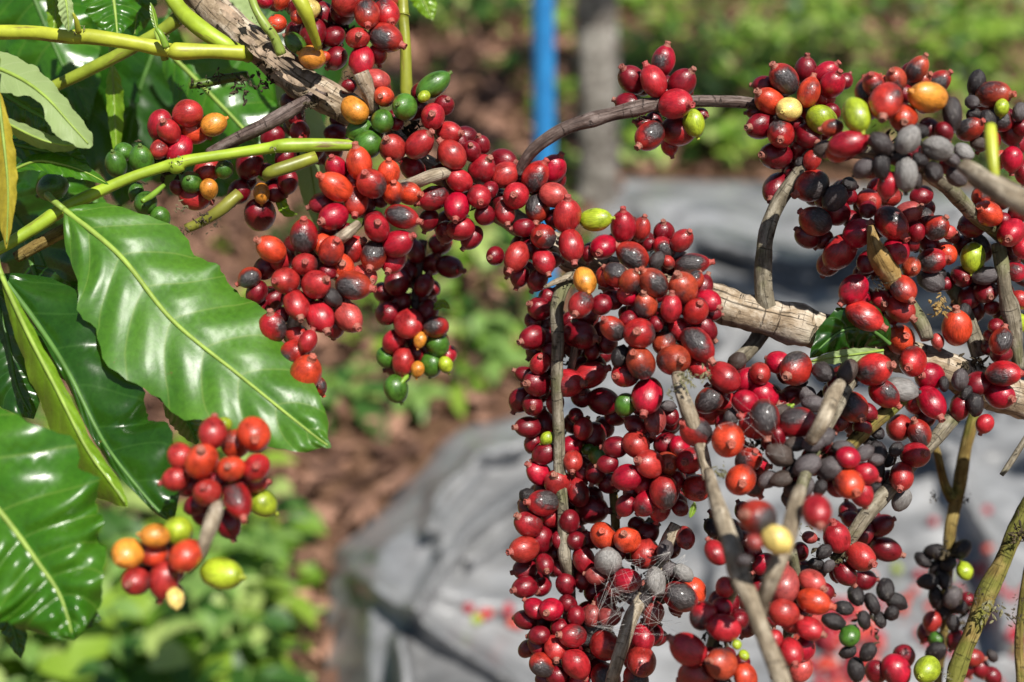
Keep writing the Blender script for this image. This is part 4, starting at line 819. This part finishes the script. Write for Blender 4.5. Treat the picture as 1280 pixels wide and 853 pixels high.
for j in range(nv_ + 1):
    y = 222 + (1100 - 222) * (j / nv_) ** 1.0
    xl = poly_x(EDGE, y) + 5 * noise.noise(Vector((y * .03, 2, 0))); xr = 1700
    y2 = y
    for i in range(nu + 1):
        t = (i / nu) ** 1.25; x = xl + (xr - xl) * t
        yy = y2 + max(0, x - 770) * .03 * (1 - j / nv_)
        p = G(x, yy)
        z = .012 + gz(p.x, p.y)
        e = min(1, (x - xl) / 55.0) * min(1, j / 5.0)
        fold = sum(h * ridge(x, yy, pts, wd) for pts, wd, h in RIDGES)
        n1 = noise.noise(Vector((p.x * 3.1 + p.y * 1.3, p.y * 2.6, 1))); n2 = noise.noise(Vector((p.x * 9 - p.y * 4, p.y * 8, 5)))
        hump = .13 * math.exp(-(((x - 560) / 190) ** 2 + (min(0, yy - 690) / 130) ** 2))
        z += e * (fold * 1.45 + .045 * abs(n1) + .022 * abs(n2) + .008 * abs(noise.noise(Vector((p.x * 21, p.y * 17 + p.x * 9, 2)))) + hump)
        p = G(x, yy, z); V.append(p)
root = G(900, 600)
for j in range(nv_):
    for i in range(nu):
        a = j * (nu + 1) + i; F.append((a, a + nu + 1, a + nu + 2, a + 1))
tp = pyobj('tarp', [v - root for v in V], F, mat_tarp(), None, root)
so = tp.modifiers.new('thickness', 'SOLIDIFY'); so.thickness = .0012; so.offset = -1
tag(tp, 'wrinkled grey plastic tarp spread on the ground under the coffee branch', 'tarp')

# blue pole and weathered post
def cyl(name, p0, p1, r, mat, parent=None, n=40, rough=0, ring=20, root=None, taper=1.0):
    pts = [p0.lerp(p1, i / (n - 1)) for i in range(n)]
    V, F, U = tube_geo(pts, [r * (1 + (taper - 1) * i / (n - 1)) for i in range(n)], ring, rough)
    o = pyobj(name, [v - root for v in V], F, mat, parent, uvs=U); return o
b0 = G(682, 440); b1 = b0 + Vector((-.035, 0.02, 2.3))
N = NT('blue_paint'); tc = N.n('ShaderNodeTexCoord'); a = N.noise(tc.outputs['Object'], 22, 5, .65)
N.col(N.ramp(a, [(.3, (.02, .16, .42)), (.62, (.03, .27, .62)), (.75, (.12, .36, .66))])); N.set(Roughness=.42); N.bump(a, .15, .002)
e = empty('pole', b0, 'slim bright blue pole standing behind the cherry chain', 'pole')
cyl('shaft', b0 - Vector((0, 0, .05)), b1, .0195, N.m, e, root=b0)
cyl('collar', b0 + Vector((-.001, 0, .03)), b0 + Vector((-.0015, 0, .065)), .0275, N.m, e, n=4, root=b0)
cyl('cap', b1 - Vector((0, 0, .01)), b1 + Vector((0, 0, .025)), .026, N.m, e, n=4, root=b0)
M_POST = mat_bark('post_wood', (.015, .012, .010), (.16, .14, .12), (.50, .47, .42), vs=.25, rough=.95)
q0 = G(743, 262); q1 = q0 + Vector((-.02, .05, 1.9))
e = empty('post', q0, 'weathered grey wooden post behind the tarp, right of the blue pole', 'post')
pts = []; rad = []
for i in range(110):
    t = i / 109; p = q0.lerp(q1, t) + Vector((.006 * math.sin(t * 14), .004 * math.cos(t * 11), -.05 * (1 - t)))
    pts.append(p); rad.append(.047 * (1 - .08 * t) + .010 * math.exp(-(t / .05) ** 2))
V, F, U = tube_geo(pts, rad, 28, .14, seed=3)
V2 = []
for k, v in enumerate(V):
    i = min(k // 28, 109); c = pts[i]; dv = v - c; an = math.atan2(dv.y, dv.x)
    V2.append(c + dv * (1 + .07 * math.sin(an * 5 + 1) + .04 * math.sin(an * 11 + i * .03)) - q0)
pyobj('trunk', V2, F, M_POST, e, uvs=U)
for kk, t in enumerate((.12, .31, .55)):
    V = []; F = []; c = pts[int(t * 109)] - q0 + Vector((.038 * math.cos(kk * 2 - 2), -.036, 0))
    for j, (r, y) in enumerate(((.016, .012), (.015, -.006), (.009, -.010), (.006, -.002))):
        for i in range(10):
            a = i / 10 * 6.2832; V.append(c + Vector((r * math.cos(a), y, 1.3 * r * math.sin(a))))
    for j in range(3):
        for i in range(10): F.append((j * 10 + i, j * 10 + (i + 1) % 10, (j + 1) * 10 + (i + 1) % 10, (j + 1) * 10 + i))
    F.append(tuple(30 + i for i in range(10)))
    pyobj('knot', V, F, M_POST, e)

# leaf litter and low green growth
def leafgeo(V, F, UV, c, az, tilt, ln, wd, curl, roll=0.0, n=5):
    f = Vector((math.cos(az) * math.cos(tilt), math.sin(az) * math.cos(tilt), math.sin(tilt)))
    s = Vector((-math.sin(az), math.cos(az), 0)); up = f.cross(s) * -1
    if up.z < 0: up = -up
    s = s * math.cos(roll) + up * math.sin(roll); up = f.cross(s); up = up if up.z > 0 else -up
    o = len(V); p = c.copy(); a = 0; st = ln / n
    for i in range(n + 1):
        u = i / n; w = wd * (math.sin(math.pi * min(1, u * .93 + .05)) ** .8)
        V += [p - s * w + up * w * .35, p.copy(), p + s * w + up * w * .35]; UV += [(1, u * 6), (0, u * 6), (1, u * 6)]
        a += curl / n
        p = p + (f * math.cos(a) - up * math.sin(a)) * st
    for i in range(n):
        for k in range(2):
            q = o + i * 3 + k; F.append((q, q + 1, q + 4, q + 3))
def ground_density(px, py):
    if py > 640 and px > 355: return 0.0
    # how leafy each part of the ground is
    if over_tarp(px, py): return 0.0
    nz = noise.noise(Vector((px * .011, py * .02, 3))) 
    if px > 770: d = .58 if py < 215 else .5
    elif px > 640: d = .55 if py < 50 else (.15 if py < 215 else .5)
    elif px > 470: d = .85 if py < 55 else (.0 if py < 235 else (.30 if py < 480 else .08))
    elif py > 690: d = .98
    elif py > 460: d = .0 if px > 60 else .2
    elif py > 330: d = .16
    else: d = .22
    return max(0, min(1, d + .9 * nz * (0.9 if px > 770 else (0.6 if d < .9 else .25))))
rl = random.Random(5)
groups = [([], [], []) for _ in range(4)]     # four foliage tones, the last darkened for shade
lit = ([], [], []), ([], [], [])
cnt = 0
while cnt < 5200:
    y = 1.15 + (rl.random() ** 1.35) * 7.5; half = .42 * (y + .4)
    x = rl.uniform(-half, half); z = gz(x, y)
    px, py, d = proj(Vector((x, y, z)))
    if not (-120 < px < 1400 and -60 < py < 1000): cnt += .2; continue
    cnt += 1
    q = rl.random()
    if not over_tarp(px, py) and rl.random() < .85:
        for _ in range(3):
            a, b, u = lit[rl.random() < .4]
            leafgeo(a, b, u, Vector((x + rl.gauss(0, .06), y + rl.gauss(0, .06), z + rl.uniform(.004, .03))), rl.uniform(0, 6.28), rl.uniform(-.2, .4), rl.uniform(.022, .075), rl.uniform(.006, .018), rl.uniform(-1.6, 1.6), rl.uniform(-.6, .6), 4)
    if q < ground_density(px, py):
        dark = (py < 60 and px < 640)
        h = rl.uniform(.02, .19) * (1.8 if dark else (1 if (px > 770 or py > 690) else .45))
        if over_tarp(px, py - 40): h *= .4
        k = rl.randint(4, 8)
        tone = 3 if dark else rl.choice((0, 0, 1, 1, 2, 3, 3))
        sc = rl.uniform(.7, 1.5) * (.95 if py > 600 else 1)
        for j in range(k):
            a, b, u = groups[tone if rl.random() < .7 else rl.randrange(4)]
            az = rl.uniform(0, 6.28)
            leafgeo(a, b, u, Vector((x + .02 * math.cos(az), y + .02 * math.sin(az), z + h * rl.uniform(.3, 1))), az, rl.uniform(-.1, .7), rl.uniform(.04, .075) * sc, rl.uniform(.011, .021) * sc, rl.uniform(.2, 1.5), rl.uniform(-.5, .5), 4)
WT = [((.16, .30, .02), (.26, .41, .04)), ((.09, .22, .01), (.16, .31, .02)), ((.28, .41, .08), (.40, .52, .15)), ((.02, .08, .012), (.045, .13, .018))]  # last pair puts the shade between weeds into the leaf colour
for (a, b, u), (lo, hi) in zip(groups, WT):
    m_ = mat_leaf('weed_leaf', lo, hi, tuple(min(1, x * 1.3) for x in hi), tuple(x * .9 for x in hi), rough=.38, trans=.3, tcol=tuple(min(.8, x * 1.3) for x in hi))
    o = pyobj('ground_cover', a, b, m_, uvs=u); o['kind'] = 'stuff'
for (a, b, u), c in zip(lit, ((.31, .17, .115), (.10, .05, .032))):
    o = pyobj('leaf_litter', a, b, mat_simple('dead_leaf', c, .85, .6, 25, .3), uvs=u); o['kind'] = 'stuff'

# leafy seedlings one can tell apart in the near left corner
M_W1 = mat_leaf('seedling_leaf', (.10, .24, .02), (.19, .36, .035), (.3, .42, .1), (.2, .34, .08), rough=.33, trans=.35, tcol=(.25, .5, .03))
M_WS = mat_simple('seedling_stem', (.16, .24, .05), .6, .3, 60)
SEED = [(130, 770, .16), (200, 800, .20), (255, 780, .18), (300, 740, .15), (310, 800, .18), (325, 750, .15), (330, 690, .12), (180, 850, .2), (270, 860, .2), (320, 860, .18), (110, 840, .2), (60, 860, .22), (230, 745, .12),
        (410, 500, .07), (460, 480, .07), (505, 500, .07), (610, 420, .10), (625, 460, .08)]
for i, (px, py, h) in enumerate(SEED):
    rs = random.Random(i); p0 = G(px, py + h * 330); lab = 'leafy bright green seedling growing from the soil left of the tarp' if py > 600 else 'leafy green seedling growing on the soil behind the cherries'
    e = empty('seedling', p0, lab, 'weed', 'seedlings left of the tarp' if py > 600 else 'seedlings behind the cherries')
    top = Vector((rs.uniform(-.03, .03), rs.uniform(-.03, .03), h)); pts = [Vector((0, 0, -.01)).lerp(top, t / 7) for t in range(8)]
    Vs, Fs, Us = tube_geo(pts, [.0028 - .0002 * t for t in range(8)], 7); pyobj('stem', Vs, Fs, M_WS, e, uvs=Us)
    az = rs.uniform(0, 6)
    for j in range(9):
        Vl, Fl, Ul = [], [], []; t = .35 + .65 * j / 8; az += 2.4 + rs.uniform(-.3, .3); ln = rs.uniform(.04, .075) * (1.1 - .25 * t)
        leafgeo(Vl, Fl, Ul, top * t, az, rs.uniform(.05, .6), ln, ln * .27, rs.uniform(.4, 1.3), rs.uniform(-.3, .3), 7)
        pyobj('leaf', Vl, Fl, M_W1, e, uvs=Ul)

# picked cherries lying on the tarp
def on_tarp(px, py, up=.0):
    q = P(px, py, 1.0) - CAM
    ok, loc, nrm, fi = tp.ray_cast(CAM - tp.location, q.normalized())
    return loc + tp.location if ok else G(px, py, .06)
bpy.context.view_layer.update()
rf = random.Random(21)
def fallen(px, py, t, lift=0.0, grp='picked cherries scattered on the tarp', lab='fallen red coffee cherry lying on the grey tarp'):
    p = on_tarp(px, py); r = rf.uniform(.0062, .0078)
    o = bpy.data.objects.new('fallen_cherry', rf.choice(FRUIT)); COL.objects.link(o)
    o.location = p + Vector((0, 0, r * .95 + lift)); o.scale = (r, r, r); o.rotation_euler = (rf.uniform(0, 6), rf.uniform(0, 6), rf.uniform(0, 6))
    c = PAL[t]; o.color = (*c, 9); tag(o, lab, 'cherry', grp)
for x, y, t in ((586, 766, 'r'), (604, 775, 'r'), (596, 780, 'l'), (611, 771, 'o'), (634, 768, 'r'), (640, 784, 'o'), (648, 786, 'p')):
    fallen(x, y, t, lab={'l': 'single green coffee cherry lying on the tarp left of the hanging cluster'}.get(t, 'fallen reddish coffee cherry lying on the tarp left of the hanging cluster'), grp=None if t == 'l' else 'fallen cherries left of the hanging cluster')
for i in range(110):
    a = rf.uniform(0, 6.283); q = rf.random() ** .6
    fallen(1040 + 62 * q * math.cos(a), 815 + 62 * q * math.sin(a), rf.choice('rrropp'), lift=.02 * (1 - q) * rf.random(), grp='heap of picked cherries on the tarp', lab='picked red cherry in the heap on the tarp at the bottom right')
for i in range(46):
    fallen(rf.choice((rf.gauss(1235, 35), rf.gauss(1150, 50))), rf.gauss(750, 50), rf.choice('rrropl'), grp='picked cherries scattered at the right', lab='picked coffee cherry scattered on the tarp at the right edge')

# unseen coffee trees, added outside the frame to dapple the ground with shade
M_TL = mat_leaf('tree_leaf', (.03, .12, .012), (.06, .18, .02), (.12, .25, .04), (.12, .22, .05))
for i, (bx, by, hc, rc, n, lab) in enumerate(((1.95, 1.75, 1.75, .62, 330, 'unseen coffee tree with a loose leafy crown added right of the tarp for shade'), (1.30, 3.35, 2.1, .75, 330, 'unseen tall coffee tree with a high loose crown added behind the tarp for shade'), (-1.75, 2.5, 1.95, .7, 330, 'unseen coffee tree with drooping leaves added left of the soil for shade'))):
    rs = random.Random(90 + i); b0 = Vector((bx, by, 0)); e = empty('added_shade_tree', b0, lab, 'tree')
    off = Vector((-.75 if bx > 0 else .75, -.1, hc)); pts = []; rad = []
    for k in range(24):
        t = k / 23; pts.append(Vector((.03 * math.sin(t * 7), .03 * math.cos(t * 5), -.03)).lerp(Vector((off.x * t * t * .6, off.y * t, hc * 1.05)), t)); rad.append(.032 * (1 - .7 * t))
    Vt, Ft, Ut = tube_geo(pts, rad, 12, .1); pyobj('trunk', Vt, Ft, M_GREY, e, uvs=Ut)
    Vl, Fl, Ul = [], [], []; Vb, Fb, Ub = [], [], []
    for k in range(22):
        a = rs.uniform(0, 6.28); st = pts[rs.randint(13, 23)]; end = off * .75 + Vector((rc * math.cos(a) * rs.uniform(.5, 1.3), rc * math.sin(a) * rs.uniform(.5, 1.1), rs.uniform(-.25, .35)))
        end.z = max(end.z, hc - .3) ; end.z = hc - .1 + (end.z - hc) + (.0)
        bp = [st.lerp(end, q / 9) + Vector((0, 0, .10 * math.sin(math.pi * q / 9))) for q in range(10)]
        v2, f2, u2 = tube_geo(bp, [.008 * (1 - .07 * q) for q in range(10)], 7); o_ = len(Vb); Vb += v2; Fb += [tuple(x + o_ for x in f) for f in f2]; Ub += u2
        for m in range(n // 22):
            c = bp[rs.randint(3, 9)]; leafgeo(Vl, Fl, Ul, c + Vector((0, 0, .0)), rs.uniform(0, 6.28), rs.uniform(-.6, .2), rs.uniform(.11, .17), rs.uniform(.03, .042), rs.uniform(.2, 1.0), rs.uniform(-.5, .5), 6)
    pyobj('limb', Vb, Fb, M_GREY, e, uvs=Ub); pyobj('crown', Vl, Fl, M_TL, e, uvs=Ul)
    lo = min((proj(b0 + v)[1] for v in Vl if proj(b0 + v)[2] > .3 and -50 < proj(b0 + v)[0] < 1330), default=None)
    hi_ = max((proj(b0 + v)[1] for v in Vl if proj(b0 + v)[2] > .3 and -50 < proj(b0 + v)[0] < 1330), default=None); print('tree', i, lo, hi_)
